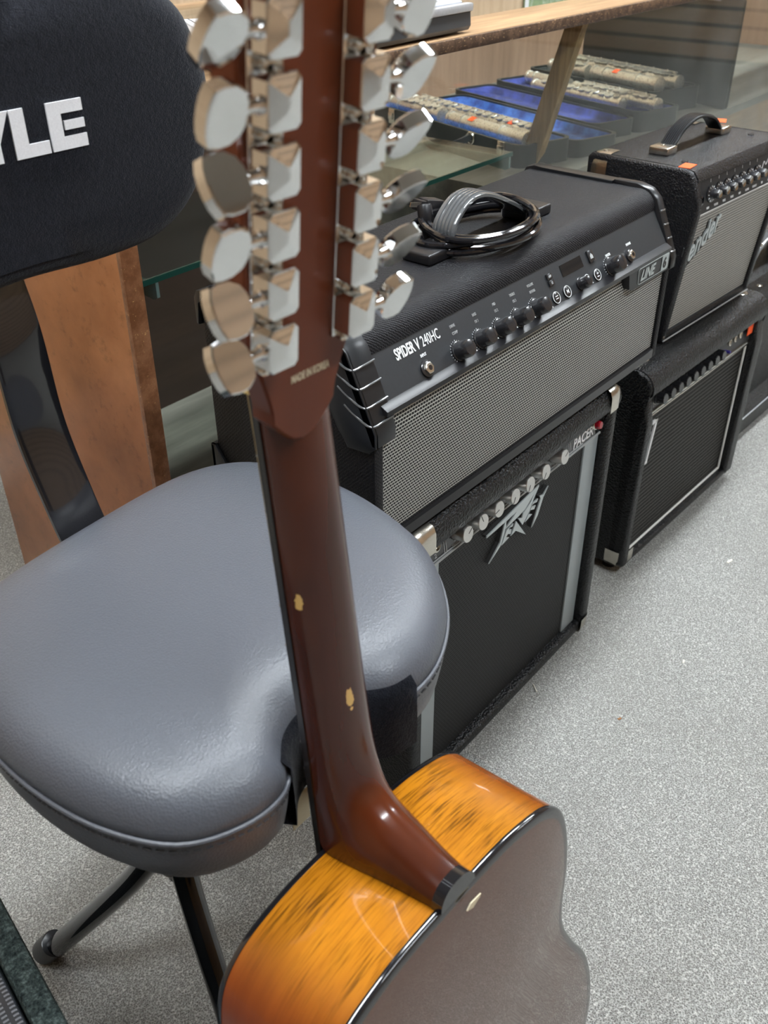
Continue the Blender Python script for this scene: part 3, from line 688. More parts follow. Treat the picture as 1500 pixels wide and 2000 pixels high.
for a in ([(.0, .200), (.0, .206), (.038, .206), (.038, .200)], [(.032, .206), (.038, .206), (.052, .280), (.046, .280)], [(.010, .280), (.052, .280), (.051, .274), (.010, .274)], [(.010, .215), (.020, .217), (.034, .262), (.024, .240)]): mm(a, -.0012, .0015)
text(bm, 'CB', .016, front(.010, -.0012, .206), 'LEFT', sx=.9)
obj('logo', bm, 'white_ink', t, smooth=0, label='white framed emblem')
metal_corner(t, x0, -.014, .014, -1, -1, -1, .034); metal_corner(t, x1, -.014, .014, 1, -1, -1, .024)
for a, b in ((x0+.045, .03), (x1-.03, .03)):
    bm = BM(); lathe(bm, [(.012, 0), (.011, .0012), (.006, .0014), (.005, .0006), (.0001, .0006)], Matrix.Translation((a, b, BT)), 24); obj('top_socket_ring', bm, 'worn_nickel', t)
for x, y in ((.0, .02), (BW, .02), (.0, .22), (BW, .22)):
    bm = BM(); lathe(bm, [(.012, 0), (.014, .018), (.0001, .018)], Matrix.Translation((x, y, 0)), 16); obj('rubber_foot', bm, 'black_rubber', t)

# ------------------------------------------------------------------ silver-grille practice amplifier
FW, FD, FH = .318, .170, .275
t = thing('practice_amplifier', 'small black combo amplifier with pale silver grille and strap handle, standing on the bass amplifier', 'amplifier', (.800, .071, BT), (0, 0, -.052))
bm = BM(); FP = [(0, .004), (-.004, .010), (-.026, .215), (-.024, .228), (-.014, .262), (-.006, .272), (.004, FH), (FD-.006, FH), (FD, FH-.006), (FD, .004)]
for a, b in ((0, .016), (FW-.016, FW)): prism(bm, FP, a, b, 'x', bev=.005, seg=3)
box(bm, (.004, -.002, .004), (FW-.004, FD-.001, .018), bev=.004)
prism(bm, [(-.016, .258), (-.014, .264), (-.006, .273), (.004, FH), (FD-.006, FH), (FD, FH-.006), (FD, .25), (-.004, .25)], .008, FW-.008, 'x')
box(bm, (.008, .02, .015), (FW-.008, FD-.001, .26))
obj('cabinet', bm, 'tolex', t)
bm = BM(); prism(bm, [(.0015, .018), (-.0185, .205), (-.012, .205), (.008, .018)], .016, FW-.016, 'x'); obj('grille', bm, 'silver_grille_cloth', t)
bm = BM(); prism(bm, [(-.0195, .206), (-.0115, .2585), (-.004, .2585), (-.010, .206)], .016, FW-.016, 'x'); obj('control_panel', bm, 'panel_black', t)
fN = V(0, -.0525, .008).normalized()
fpm = lambda x, u, o=0: frame(V(x, -.0195, .206)+V(0, .008, .0525).normalized()*u+fN*o, fN)
bm = BM(); box(bm, (0, -.0006, 0), (FW-.032, .0008, .0006), mat=fpm(.016, .0012)); obj('trim_line', bm, 'white_piping', t)
for k, s in enumerate(['INPUT', 'GAIN', 'VOLUME', 'VOICE', 'TREBLE', 'BASS', 'FX LEVEL', 'FX SELECT', 'TAP', 'AUX', 'PHONES']):
    bm = BM(); text(bm, s, .0046, fpm(.022+k*.0272, .0060, .0003), 'CENTER', sx=.72, bold=.00012); obj('printed_label', bm, 'white_ink', t)
for k in range(7):
    bm = BM(); tube(bm, [fpm(.0555+k*.0268, .0440, .0005).translation, fpm(.0555+k*.0268, .0490, .0005).translation], .00035, 4); obj('printed_line', bm, 'white_ink', t)
bm = BM()
tube(bm, spline([fpm(.236, .030, .0006).translation, fpm(.243, .040, .0006).translation, fpm(.250, .034, .0006).translation, fpm(.262, .044, .0006).translation, fpm(.275, .036, .0006).translation, fpm(.290, .042, .0006).translation], 5), .0008, 5)
obj('panel_lettering', bm, 'white_ink', t)
for k in range(7):
    x = .0555+k*.0268; bm = BM(); m = fpm(x, .0270)
    lathe(bm, [(.0128, 0), (.0125, .0022), (.0075, .0040), (.0068, .0150), (.0064, .0158), (.0001, .0158)], m, 30); kn = obj('control_knob', bm, 'knob_black', t, label='black skirted knob with chrome cap')
    bm = BM(); lathe(bm, [(.0058, .0158), (.0056, .0168), (.0035, .0166), (.0001, .0164)], m, 24); obj('knob_cap', bm, 'chrome', kn)
    bm = BM()
    for j in range(11): box(bm, (-.0003, .0095, .0032), (.0003, .0120, .0036), mat=m @ Matrix.Rotation(math.radians(-150+j*30), 4, 'Z'))
    obj('dial_marks', bm, 'white_ink', kn)
bm = BM(); lathe(bm, [(.0072, 0), (.0072, .002), (.0045, .003), (.0040, .0005), (.0001, .0005)], fpm(.026, .0230), 24); obj('jack_socket', bm, 'gloss_black', t)
# script logo on the upper left of the grille
gs = lambda x, z, o=.001: frame((x, .0015-.107*(z-.018)-o, z), (0, -1, -.107))
bm = BM(); text(bm, 'Fender', .050, gs(.002, .126, .0022) @ Matrix.Rotation(math.radians(24), 4, 'Z'), 'LEFT', shear=.45, sx=.78, ext=.0012, bold=.0008)
lgo = obj('logo', bm, 'badge_silver', t, label='grey raised script lettering badge')
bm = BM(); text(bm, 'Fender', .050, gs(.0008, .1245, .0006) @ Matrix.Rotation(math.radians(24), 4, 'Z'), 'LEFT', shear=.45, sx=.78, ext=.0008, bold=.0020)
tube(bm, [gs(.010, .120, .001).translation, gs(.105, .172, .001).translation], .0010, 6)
obj('logo_dark_outline', bm, 'dark_ink', lgo)  # bolder dark copy that outlines the raised letters
for sx, x in ((-1, 0), (1, FW)): metal_corner(t, x, FD, FH, sx, 1, 1, .036)
strap_handle(t, (.052, .078, FH), (.268, .078, FH), .040, .0125, .0045, 'black_rubber', 'worn_nickel', capl=.030, ribs=6)
for nm, x, y in (('a', .040, .026), ('b', .275, .030)):
    bm = BM(); lathe(bm, [(.0055, 0), (.005, .0012), (.002, .0015), (.0001, .0006)], Matrix.Translation((x, y, FH)), 16); obj('top_screw', bm, 'black_plastic', t)
for x, y, r in ((.022, .012, .1), (.280, .088, .4)):
    bm = BM(); box(bm, (-.014, -.009, 0), (.014, .009, .0006), mat=Matrix.Translation((x, y, FH+.0002 if r < .3 else FH+.0135)) @ Matrix.Rotation(r, 4, 'Z')); obj('price_sticker', bm, 'orange_sticker', t, label='orange price sticker')
for p_ in ((.006, -.003, .012), (FW-.006, -.014, .090)):
    bm = BM(); lathe(bm, [(.0035, 0), (.003, .0015), (.0001, .0018)], frame(p_, (0, -1, 0)), 12); obj('front_screw', bm, 'worn_nickel', t)
bm = BM(); tube(bm, [(.004, -.0045, .0065), (FW-.004, -.0045, .0065)], .0012, 6); obj('bottom_seam', bm, 'device_silver', t)

# ------------------------------------------------------------------ wedge-front amplifier at the right edge
t = thing('sloped_amplifier', 'dark textured amplifier with oval badge at the right edge, beyond the amplifier with white piping', 'amplifier', (1.165, .075, 0), (0, 0, -.03))
bm = BM()
prism(bm, [(-.012, .010), (-.014, .050), (.012, .070), (.030, .250), (.040, .300), (.055, .318), (.26, .318), (.27, .305), (.27, .010)], .0, .52, 'x', bev=.006, seg=3)
obj('cabinet', bm, 'tolex_coarse', t)
bm = BM(); tube(bm, [(.004, -.014, .050), (.516, -.014, .050)], .0014, 6); obj('edge_seam', bm, 'device_silver', t)
strap_handle(t, (.215, .100, .318), (.475, .100, .318), .060, .022, .005, 'rib_gloss', 'black_plastic', capl=.03, ribs=5)
bm = BM(); m = frame((.052, .0180, .112), (0, -1, .10)); ov = lambda s, z: [m @ V(.034*s*math.cos(2*PI*k/32), .021*s*math.sin(2*PI*k/32), z) for k in range(32)]
tube(bm, ov(1, .003), .0022, 8, closed=True); text(bm, 'crate', .022, m @ Matrix.Translation((0, -.006, .0028)), 'CENTER', shear=.35, bold=.0003)
bg = obj('badge', bm, 'badge_silver', t, label='oval badge with script lettering')
bm = BM(); loft(bm, [ov(1, -.003), ov(1, .0015)]); obj('badge_field', bm, 'red_lens', bg)
bm = BM(); box(bm, (.098, .004, .070), (.118, .0055, .100)); obj('price_sticker', bm, 'orange_sticker', t, loc=(0, -.004, 0))
for x, y in ((.19, .035),):
    bm = BM(); lathe(bm, [(.006, 0), (.005, .0014), (.0001, .0016)], Matrix.Translation((x, y, .318)), 14); obj('top_screw', bm, 'worn_nickel', t)
for x, y in ((.012, .02), (.45, .02), (.012, .2), (.45, .2)):
    bm = BM(); box(bm, (x, y, 0), (x+.038, y+.03, .012), bev=.002); obj('rubber_foot', bm, 'black_rubber', t)

# ------------------------------------------------------------------ glass display case
t = thing('display_case', 'brown wooden glass-fronted display case behind the amplifiers, with worn wooden top rail', 'display case', (0, 0, 0))
ZT = .826
bm = BM(); prism(bm, [(.412, .702), (.426, 0), (.842, 0), (.842, ZT-.018), (.410, ZT-.018)], .040, .0565, 'x', bev=.001); box(bm, (.040, .425, 0), (.0565, .842, .006))
obj('end_panel', bm, 'end_panel_wood', t)
bm = BM(); prism(bm, [(.404, ZT-.018), (.4118, ZT-.018), (.4255, 0), (.4175, 0)], .0395, .0655, 'x', bev=.0012); obj('end_panel_edging', bm, 'worn_panel_edge', t)
bm = BM(); box(bm, (.03, .400, ZT-.018), (2.92, .520, ZT), bev=.001); rail = obj('top_rail', bm, 'counter_top_wood', t, label='worn light wooden rail')
bm = BM(); box(bm, (.03, .3955, ZT-.0185), (2.92, .4008, ZT-.0010), bev=.0015); obj('rail_edging', bm, 'worn_edge', rail, label='dark scuffed front edge')
bm = BM(); box(bm, (.06, .520, ZT-.010), (2.90, 1.06, ZT-.004)); obj('top_glass', bm, 'pane_glass', t)
bm = BM(); box(bm, (.03, 1.045, ZT-.018), (2.92, 1.075, ZT), bev=.001); obj('rear_rail', bm, 'counter_top_wood', t)
bm = BM(); box(bm, (.067, .4115, .06), (2.88, .4150, ZT-.018)); obj('front_glass', bm, 'pane_glass', t)
bm = BM(); box(bm, (.0565, .82, .02), (.95, .832, ZT-.018)); obj('dark_back_board', bm, 'case_dark_wood', t)
bm = BM(); box(bm, (.95, 1.055, .0), (2.90, 1.068, .70)); obj('back_board', bm, 'case_back_board', t)
bm = BM(); box(bm, (.0565, .418, .190), (.94, .82, .206)); box(bm, (.0565, .416, 0), (.94, .430, .19)); obj('lower_deck', bm, 'deck_wood', t)
bm = BM(); box(bm, (.90, .417, .532), (2.88, 1.055, .55)); box(bm, (.90, .418, .0), (.915, 1.055, .532)); obj('upper_deck', bm, 'deck_wood', t)
bm = BM(); box(bm, (.915, .418, .0), (2.88, .430, .532)); obj('deck_fascia', bm, 'counter_top_wood', t)
bm = BM(); box(bm, (2.885, .412, 0), (2.905, 1.06, ZT-.018)); obj('end_board', bm, 'case_back_board', t)
bm = BM(); prism(bm, [(.418, ZT-.018), (.452, ZT-.018), (.530, .551), (.492, .551)], 1.078, 1.100, 'x', bev=.0012); obj('slanted_post', bm, 'oak_post', t, label='slanted scuffed oak post')
bm = BM(); box(bm, (.068, .420, .620), (.872, .66, .626)); sh = obj('glass_shelf', bm, 'shelf_glass', t)
bm = BM(); box(bm, (.068, .4165, .6195), (.872, .4199, .6265)); obj('shelf_edge', bm, 'glass_edge', sh)
for x in (.090, .862):
    bm = BM(); prism(bm, [(.417, .619), (.417, .600), (.425, .596), (.60, .614), (.60, .619)], x, x+.005, 'x', bev=.001); obj('shelf_bracket', bm, 'clear_clip', sh)
bm = BM(); lathe(bm, [(.018, 0), (.016, .004), (.004, .005), (.0001, .005)], Matrix.Translation((.566, .432, .6265)) @ Matrix.Diagonal((1, .55, 1, 1)), 18); tag(obj('putty_blob', bm, 'green_putty'), 'small bright green blob on the front edge of the glass shelf', 'putty')

# sign on the plank wall
t = thing('sign', 'green and white lettered sign against the plank wall behind the display case', 'sign', (2.36, 1.345, .655))
bm = BM(); box(bm, (0, -.006, 0), (.62, 0, .40), bev=.001); obj('board', bm, 'sign_green', t)
bm = BM(); box(bm, (0, -.0068, 0), (.022, -.0055, .40)); 
for k, s_ in enumerate(['LIBERTY', 'MUSIC']): text(bm, s_, .085, front(.10, -.0068, .012+k*.10), 'LEFT', sx=.75, shear=.2)
for k in range(4): tube(bm, [(.03+k*.012, -.007, .0+k*.03), (.045+k*.01, -.007, .04+k*.03)], .003, 5)
obj('lettering', bm, 'white_ink', t)

# ------------------------------------------------------------------ flutes and cases in the display
def rot_case(name, lab, x, y, yaw, z=.55): return thing(name, lab, 'instrument case', (x, y, z), (0, 0, math.radians(yaw)))
def tray(t, x0, x1, L, h, lin, name, lid=False):
    bm = BM()
    th = .006
    pr = rrect(0, L, x0, x1, .022, 5); pr = [(p[1], p[0]) for p in pr]      # outline (x,y)
    cx, cy = (x0+x1)/2, L/2
    inn = [((p[0]-cx)*(1-2*th/(x1-x0))+cx, (p[1]-cy)*(1-2*th/L)+cy) for p in pr]
    loft(bm, [[V(p[0], p[1], 0) for p in pr], [V(p[0], p[1], h) for p in pr], [V(p[0], p[1], h) for p in inn], [V(p[0], p[1], .004) for p in inn]])
    s = obj(name, bm, 'case_shell', t)
    bm = BM(); i2 = [((p[0]-cx)*.995+cx, (p[1]-cy)*.998+cy) for p in inn]
    lv = h*.62 if not lid else h*.45
    rings = [[V(p[0], p[1], .0045) for p in i2], [V(p[0], p[1], h-.004) for p in i2]]
    for f, hh in ((.93, h-.006), (.86, lv+.002), (.6, lv), (.3, lv+.003 if lid else lv-.002), (.05, lv+.004 if lid else lv-.004)):
        rings.append([V((p[0]-cx)*f+cx, (p[1]-cy)*(1-(1-f)*.5)+cy, hh) for p in i2])
    loft(bm, rings); obj('plush_lining', bm, lin, s, smooth=60); return s
def flute(lab, grp, x0, y0, z, yaw, L, r, keys=True, sticker=None, sockets=True):
    t = thing('flute', lab, 'flute', (x0, y0, z), (0, 0, math.radians(yaw)), grp)
    bm = BM(); m = frame((0, 0, r), (0, 1, 0), (1, 0, 0))
    prof = [(r*.7, 0), (r*1.15, .001), (r*1.15, .010), (r, .011), (r, L*.30), (r*1.14, L*.30+.001), (r*1.14, L*.33), (r, L*.33+.001), (r, L*.80), (r*1.14, L*.80+.001), (r*1.14, L*.83), (r, L*.83+.001), (r, L-.008), (r*1.1, L-.007), (r*1.1, L), (r*.75, L), (.0001, L-.004)]
    lathe(bm, prof, m, 18); obj('body_tube', bm, 'silver_flute', t)
    if keys:
        bm = BM(); n = int(L/.024); tube(bm, [(r*.75, .02, r*2.25), (r*.75, L-.02, r*2.25)], .0016, 6)
        for k in range(n):
            yk = .022+k*(L-.04)/n; rk = r*(.95 if k % 3 else .62)
            lathe(bm, [(rk, 0), (rk, .0022), (rk*.8, .0032), (.0001, .0030)], frame((-r*.15, yk, r*2.0), (-.15, 0, 1)), 14)
            tube(bm, [(r*.75, yk, r*2.25), (0, yk, r*2.3)], .0012, 5)
            if k % 2: tube(bm, [(r*.75, yk+.008, r*1.6), (r*.75, yk+.008, r*2.45)], .0020, 6)
        obj('key', bm, 'silver_flute', t); t.children[-1]['kind'] = 'stuff'
    if sticker is not None:
        bm = BM(); strip(bm, [V(-r*.9, sticker, r*1.7), V(0, sticker, r*2.08), V(r*.9, sticker, r*1.7)], (0, 1, 0), .008, .0006); obj('price_sticker', bm, 'orange_sticker', t)
    return t
A1 = -17
CW = .140
c1 = rot_case('flute_case', 'open black flute case with bright blue plush lining, nearest to the glass shelf', 1.035, .505, A1)
tray(c1, 0, CW, .52, .043, 'blue_plush', 'tray'); tray(c1, CW+.004, CW+.130, .52, .034, 'blue_plush', 'lid', True)
bm = BM(); pth = spline([V(-.004, .300, .036), V(-.022, .29, .026), V(-.034, .25, .008), V(-.034, .20, .008), V(-.022, .155, .026), V(-.004, .145, .036)], 6); strip(bm, pth, (0, 0, 1), [.003]+[.0065]*(len(pth)-2)+[.003], .007); hh_ = obj('handle', bm, 'device_dark', c1)
for y in (.145, .300):
    bm = BM(); tube(bm, [V(-.005, y+.011*math.cos(a), .033+.011*math.sin(a)) for a in [2*PI*k/14 for k in range(14)]], .0020, 6, closed=True); box(bm, (-.002, y-.010, .026), (.0005, y+.010, .044)); obj('handle_ring', bm, 'worn_nickel', hh_)
for y in (.04, .42):
    bm = BM(); box(bm, (-.004, y, .012), (.0, y+.022, .043), bev=.001); box(bm, (-.008, y+.003, .022), (-.003, y+.018, .036), bev=.001); obj('latch', bm, 'worn_nickel', c1)
def incase(c, lx, ly, lz, yaw): 
    a = c.rotation_euler.z; p = c.location; return (p.x+lx*math.cos(a)-ly*math.sin(a), p.y+lx*math.sin(a)+ly*math.cos(a), p.z+lz, math.degrees(a)+yaw)
def fl_in(c, lab, grp, lx, ly, lz, L, r, **k):
    x, y, z, a = incase(c, lx, ly, lz, 0); return flute(lab, grp, x, y, z, a, L, r, **k)
G1 = 'flute pieces in the blue-lined cases'
fl_in(c1, 'long silver flute body with keys on blue plush, beside the lid of the nearest case', G1, .100, .04, .030, .45, .0115, sticker=.10)
fl_in(c1, 'short keyed silver flute joint at the far end of the nearest case', G1, .042, .300, .031, .19, .0140)
fl_in(c1, 'plain silver flute head joint with orange sticker in the nearest case', G1, .044, .025, .029, .25, .0145, keys=False, sticker=.17)
c2 = rot_case('flute_case', 'open flute case with dark navy plush lining, middle of the three in the display', 1.330, .505, A1)
tray(c2, 0, .126, .50, .034, 'navy_plush', 'lid', True); tray(c2, .130, .266, .50, .043, 'navy_plush', 'tray')
fl_in(c2, 'keyed silver flute body in the middle case, near its outer edge', G1, .222, .03, .030, .27, .013)
fl_in(c2, 'silver flute body with orange sticker in the middle case, beside the navy lid', G1, .172, .09, .030, .30, .0120, sticker=.22)
fl_in(c2, 'plain silver flute head joint at the far end of the middle case', G1, .222, .32, .030, .15, .014, keys=False)
c3 = rot_case('flute_case', 'open all-black instrument case with its lid standing up, farthest in the display', 1.640, .530, A1)
tray(c3, 0, .175, .44, .050, 'case_shell', 'tray')
bm = BM(); box(bm, (.192, -.06, 0), (.207, .44, .235), bev=.006); obj('lid', bm, 'case_shell', c3)
bm = BM(); box(bm, (.188, .00, .226), (.209, .04, .240), bev=.002); obj('latch', bm, 'worn_nickel', c3)
fl_in(c3, 'large keyed silver flute body in the black case, beside its raised lid', 'silver flutes in the black case', .125, .03, .040, .38, .015)
fl_in(c3, 'plain silver flute joint with orange sticker in the black case', 'silver flutes in the black case', .058, .03, .040, .22, .0160, keys=False, sticker=.14)
fl_in(c3, 'keyed silver flute joint at the far end of the black case', 'silver flutes in the black case', .058, .27, .040, .14, .014)

# ------------------------------------------------------------------ devices on the case top
t = thing('mixing_desk', 'flat electronic mixer with white printed panel and dark front, on the display case rail', 'mixer', (.462, .402, ZT+.004), (0, 0, math.radians(2)))
bm = BM(); prism(bm, [(0, .006), (.004, 0), (.24, 0), (.24, .052), (.018, .036), (.002, .031)], 0, .262, 'x', bev=.004, seg=3); obj('body', bm, 'device_dark', t)
bm = BM(); m = Matrix.Rotation(math.atan(.016/.222), 4, 'X'); box(bm, (.008, .016, .0335), (.254, .235, .0372), bev=.001, mat=m); obj('front_panel', bm, 'device_white', t)
bm = BM()
for k in range(13):
    for j in range(4): box(bm, (.022+k*.017, .030+j*.05, .0370), (.0225+k*.017+.001*(k % 2), .060+j*.05, .0376), mat=m)
obj('printed_lines', bm, 'dark_ink', t)
bm = BM(); box(bm, (-.001, -.0015, .025), (.263, .012, .036), bev=.002); obj('front_trim', bm, 'device_silver', t)
for x in (.03, .232):
    for y in (.03, .21):
        bm = BM(); lathe(bm, [(.008, -.004), (.008, .001), (.0001, .001)], Matrix.Translation((x, y, 0)), 14); obj('rubber_foot', bm, 'black_rubber', t)
t = thing('keyboard_controller', 'silver-edged white-topped device with curved metal levers, left of the guitar headstock', 'keyboard', (.214, .402, ZT+.001), (0, 0, math.radians(-29)))
bm = BM(); box(bm, (0, 0, .0), (.13, .25, .024), bev=.002); obj('body', bm, 'device_dark', t)
bm = BM(); box(bm, (-.003, -.003, .021), (.133, .253, .036), bev=.002); obj('silver_rim', bm, 'device_silver', t)
bm = BM(); box(bm, (.006, .006, .035), (.124, .244, .0385), bev=.001); obj('white_top', bm, 'device_white', t)
bm = BM(); box(bm, (.014, .006, .0386), (.0155, .244, .0390)); obj('groove', bm, 'dark_ink', t)
for k in range(4):
    bm = BM(); strip(bm, spline([V(.03, .04+k*.055, .0405), V(.05, .035+k*.055, .048), V(.075, .045+k*.055, .043), V(.10, .04+k*.055, .0405)], 5), (0, 1, 0), .012, .003); obj('lever', bm, 'chrome', t)

# ------------------------------------------------------------------ drum throne with backrest
t = thing('drum_throne', 'padded drum throne with grey-black vinyl saddle seat and black embroidered velour backrest', 'drum throne', (0, 0, 0))
OUT = [(-.322, .128), (-.217, .139), (-.122, .140), (-.066, .112), (-.042, .062), (-.036, -.006), (-.046, -.068), (-.066, -.118), (-.108, -.163), (-.159, -.190), (-.203, -.192), (-.232, -.172), (-.258, -.158), (-.285, -.163), (-.312, -.184), (-.345, -.183), (-.380, -.162), (-.402, -.116), (-.411, -.060), (-.409, 0), (-.396, .060), (-.368, .104)]
ol = spline([V(x, y, 0) for x, y in OUT], 6, closed=True)
cen = V(-.222, -.015, 0)
def inset(pts, d):
    n = len(pts); out = []
    for i, p in enumerate(pts):
        tt = (pts[(i+2) % n]-pts[i-2]).normalized(); nn = V(tt.y, -tt.x, 0)
        if nn.dot(cen-p) < 0 and (p-cen).length > .17: nn = -nn if nn.dot(cen-p) < 0 else nn
        out.append(p+nn*d)
    return out
# orientation of normals: make sure they point inward
_tt = (ol[2]-ol[-2]).normalized(); INW = 1 if V(_tt.y, -_tt.x, 0).dot(cen-ol[0]) > 0 else -1
def inset(pts, d, sm=0):
    n = len(pts); out = []
    for i, p in enumerate(pts):
        tt = (pts[(i+2) % n]-pts[i-2]).normalized(); out.append(p+V(tt.y, -tt.x, 0)*INW*d)
    for _ in range(sm): out = [(out[i-1]+out[i]*2+out[(i+1) % n])/4 for i in range(n)]
    return out
def lvl(pts, z, f=1.0): return [V(cen.x+(p.x-cen.x)*f, cen.y+(p.y-cen.y)*f, z(p) if callable(z) else z) for p in pts]
def ztop(h): return lambda p: h
rings = [lvl(inset(ol, .016, 2), .494), lvl(inset(ol, .007, 1), .4955), lvl(inset(ol, .003), .503), lvl(ol, .520), lvl(inset(ol, -.001), .5375)]
bm = BM(); loft(bm, rings, cap1=False); wall = obj('seat_wall', bm, 'leatherette', t, smooth=50)
rings = [lvl(inset(ol, .001), .5385), lvl(inset(ol, -.0005), .542), lvl(inset(ol, .0005), .548), lvl(inset(ol, .004, 1), .556), lvl(inset(ol, .010, 3), .5635), lvl(inset(ol, .019, 6), .5690)]
b6 = inset(ol, .030, 10)
rings += [lvl(b6, .5725), lvl(b6, .5745, .88), lvl(b6, .5750, .72), lvl(b6, .5745, .52), lvl(b6, .5738, .30), lvl(b6, .5735, .10)]
bm = BM(); loft(bm, rings); seat = obj('seat_cushion', bm, 'leatherette', t, smooth=60)
bm = BM(); tube(bm, lvl(inset(ol, -.0010), .5390), .0019, 8, closed=True); obj('piping', bm, 'leatherette', seat)
bm = BM(); sp = lvl(inset(ol, -.0012), .5318); 
for i in range(len(sp)):
    a_, b_ = sp[i], sp[(i+1) % len(sp)]
    n_ = max(1, int((b_-a_).length/.0045))
    for j in range(n_): tube(bm, [a_.lerp(b_, (j+.15)/n_), a_.lerp(b_, (j+.8)/n_)], .00055, 4)
obj('stitching', bm, 'device_dark', wall); wall.children[-1]['kind'] = 'stuff'
# velour gusset across the front notch
idx = [i for i, p in enumerate(ol) if -.306 < p.x < -.188 and p.y < -.14]
seg = [ol[i] for i in idx]; bm = BM()
o1 = [inset(ol, -.0042)[i] for i in idx]; o2 = [inset(ol, .002)[i] for i in idx]; o3 = [inset(ol, .012, 2)[i] for i in idx]
R1 = [V(p.x, p.y, .493) for p in o3]; R2 = [V(p.x, p.y, .491) for p in o1]; R3 = [V(p.x, p.y, .520) for p in o1]; R4 = [V(p.x, p.y, .5475) for p in [inset(ol, -.0032)[i] for i in idx]]; R5 = [V(p.x, p.y, .5535) for p in [inset(ol, .002, 1)[i] for i in idx]]; R6 = [V(p.x, p.y, .5545) for p in [inset(ol, .006, 1)[i] for i in idx]]
rows = [R1, R2, R3, R4, R5, R6]; VV = [[bm.verts.new(p) for p in r] for r in rows]
for a_, b_ in zip(VV, VV[1:]):
    for k in range(len(a_)-1): bm.faces.new((a_[k], a_[k+1], b_[k+1], b_[k]))
bmesh.ops.solidify(bm, geom=bm.faces[:], thickness=.0015)
obj('velour_gusset', bm, 'velour', t, smooth=60, label='black velour patch in the front notch')
# post and tripod legs
bm = BM(); box(bm, (-.31, -.05, .482), (-.16, .12, .494), bev=.003); obj('mount_plate', bm, 'gloss_black', t)
HX, HY = -.268, .030
bm = BM(); lathe(bm, [(.012, .215), (.012, .300), (.0125, .301), (.0125, .484), (.0001, .484)], Matrix.Translation((HX, HY, 0)), 24); lathe(bm, [(.019, .232), (.021, .237), (.021, .275), (.019, .28), (.0001, .28)], Matrix.Translation((HX, HY, 0)), 24); obj('centre_post', bm, 'gloss_black', t)
for (fx, fy) in ((-.350, .194), (-.300, -.072), (-.135, .180)):
    d = V(fx-HX, fy-HY, 0); h0 = V(HX, HY, .262)+d.normalized()*.010
    bm = BM(); pth = spline([h0, V(HX, HY, 0)+d*.30+V(0, 0, .186), V(HX, HY, 0)+d*.65+V(0, 0, .098), V(fx, fy, .014)], 6); tube(bm, pth, .0125, 18); lg = obj('leg', bm, 'gloss_black', t)
    e = (pth[-1]-pth[-4]).normalized(); bm = BM(); m = frame(pth[-1]-e*.014, e); lathe(bm, [(.0135, 0), (.0150, .001), (.0155, .018), (.0150, .028), (.0100, .032), (.0001, .032)], m, 22)
    mnz = min(v.co.z for v in bm.verts)
    for v in bm.verts: v.co.z -= mnz-.0005
    obj('rubber_foot', bm, 'black_rubber', lg)
# backrest bar and pad
bar = spline([V(-.215, .02, .485), V(-.215, .08, .487), V(-.217, .122, .500), V(-.219, .148, .530), V(-.220, .168, .580), V(-.221, .184, .64), V(-.221, .190, .72), V(-.221, .2085, .80), V(-.221, .211, .90)], 8)
bm = BM(); strip(bm, bar, (1, 0, 0), .023, .006); obj('backrest_bar', bm, 'gloss_black', t)
half = [V(0, 0, -.103), V(.075, 0, -.105), V(.135, 0, -.098), V(.178, 0, -.070), (.200, 0, -.022), (.204, 0, .010), (.198, 0, .040), (.176, 0, .078), (.12, 0, .104), (0, 0, .110)]
half = [Vector(h) for h in half]; full = half+[V(-h.x, 0, h.z) for h in reversed(half[1:-1])]
po = spline(full, 6, closed=True); pc = V(-.205, 0, .864)
def prow(s, y, dd=0):
    return [V(pc.x+p.x*(1-dd/ max(.03, p.length)), y, pc.z+p.z*(1-dd/max(.03, p.length))) for p in po] if s == 1 else [V(pc.x+p.x*s, y, pc.z+p.z*s) for p in po]
bm = BM()
cv = lambda y0, s: y0
loft(bm, [prow(.3, .2065), prow(1, .2065, .012), prow(1, .205, .004), prow(1, .198, .0), prow(1, .186, .0), prow(1, .178, .003), prow(1, .1725, .009), prow(1, .1695, .017), prow(.85, .1682), prow(.6, .1678), prow(.3, .1676), prow(.04, .1676)])
pad = obj('backrest_pad', bm, 'velour', t, smooth=60)
bm = BM()
# blocky embroidered lettering
def blk(x, z, rects):
    for (a_, b_, c_, d_) in rects: box(bm, (x+a_, .1660, z+b_), (x+c_, .1680, z+d_), bev=.0004)
lz, s = .8530, .0338
def letter(x, pts): poly3(bm, [(x+a_, lz+b_) for a_, b_ in pts], .1662, .1680)
letter(-.1680, [(0, 0), (.0310, 0), (.0310, .0090), (.0112, .0090), (.0112, s-.0085), (.0305, s-.0085), (.0305, s), (0, s)]); letter(-.1680, [(.0130, .0135), (.0305, .0135), (.0305, .0200), (.0130, .0200)])
letter(-.1985, [(0, 0), (.0285, 0), (.0285, .0090), (.0115, .0090), (.0115, s), (0, s)])
letter(-.2320, [(0, s), (.0110, s), (.0170, .0190), (.0235, s), (.0330, s), (.0225, .013), (.0225, 0), (.0115, 0), (.0115, .013)])
letter(-.2660, [(0, 0), (.0110, 0), (.0110, .011), (.0300, .011), (.0300, s), (0, s)])
obj('embroidered_lettering', bm, 'white_thread', pad, smooth=0, label='white embroidered lettering')
M['paper'].node_tree
bm = BM(); box(bm, (-.005, -.0004, -.034), (.013, .0004, 0)); tube(bm, [(.004, 0, 0), (.004, .003, .042)], .0003, 4); tg = obj('price_tag', bm, 'tag_card', t, label='small beige card tag hanging below the seat'); tg.location = (-.262, -.140, .452)

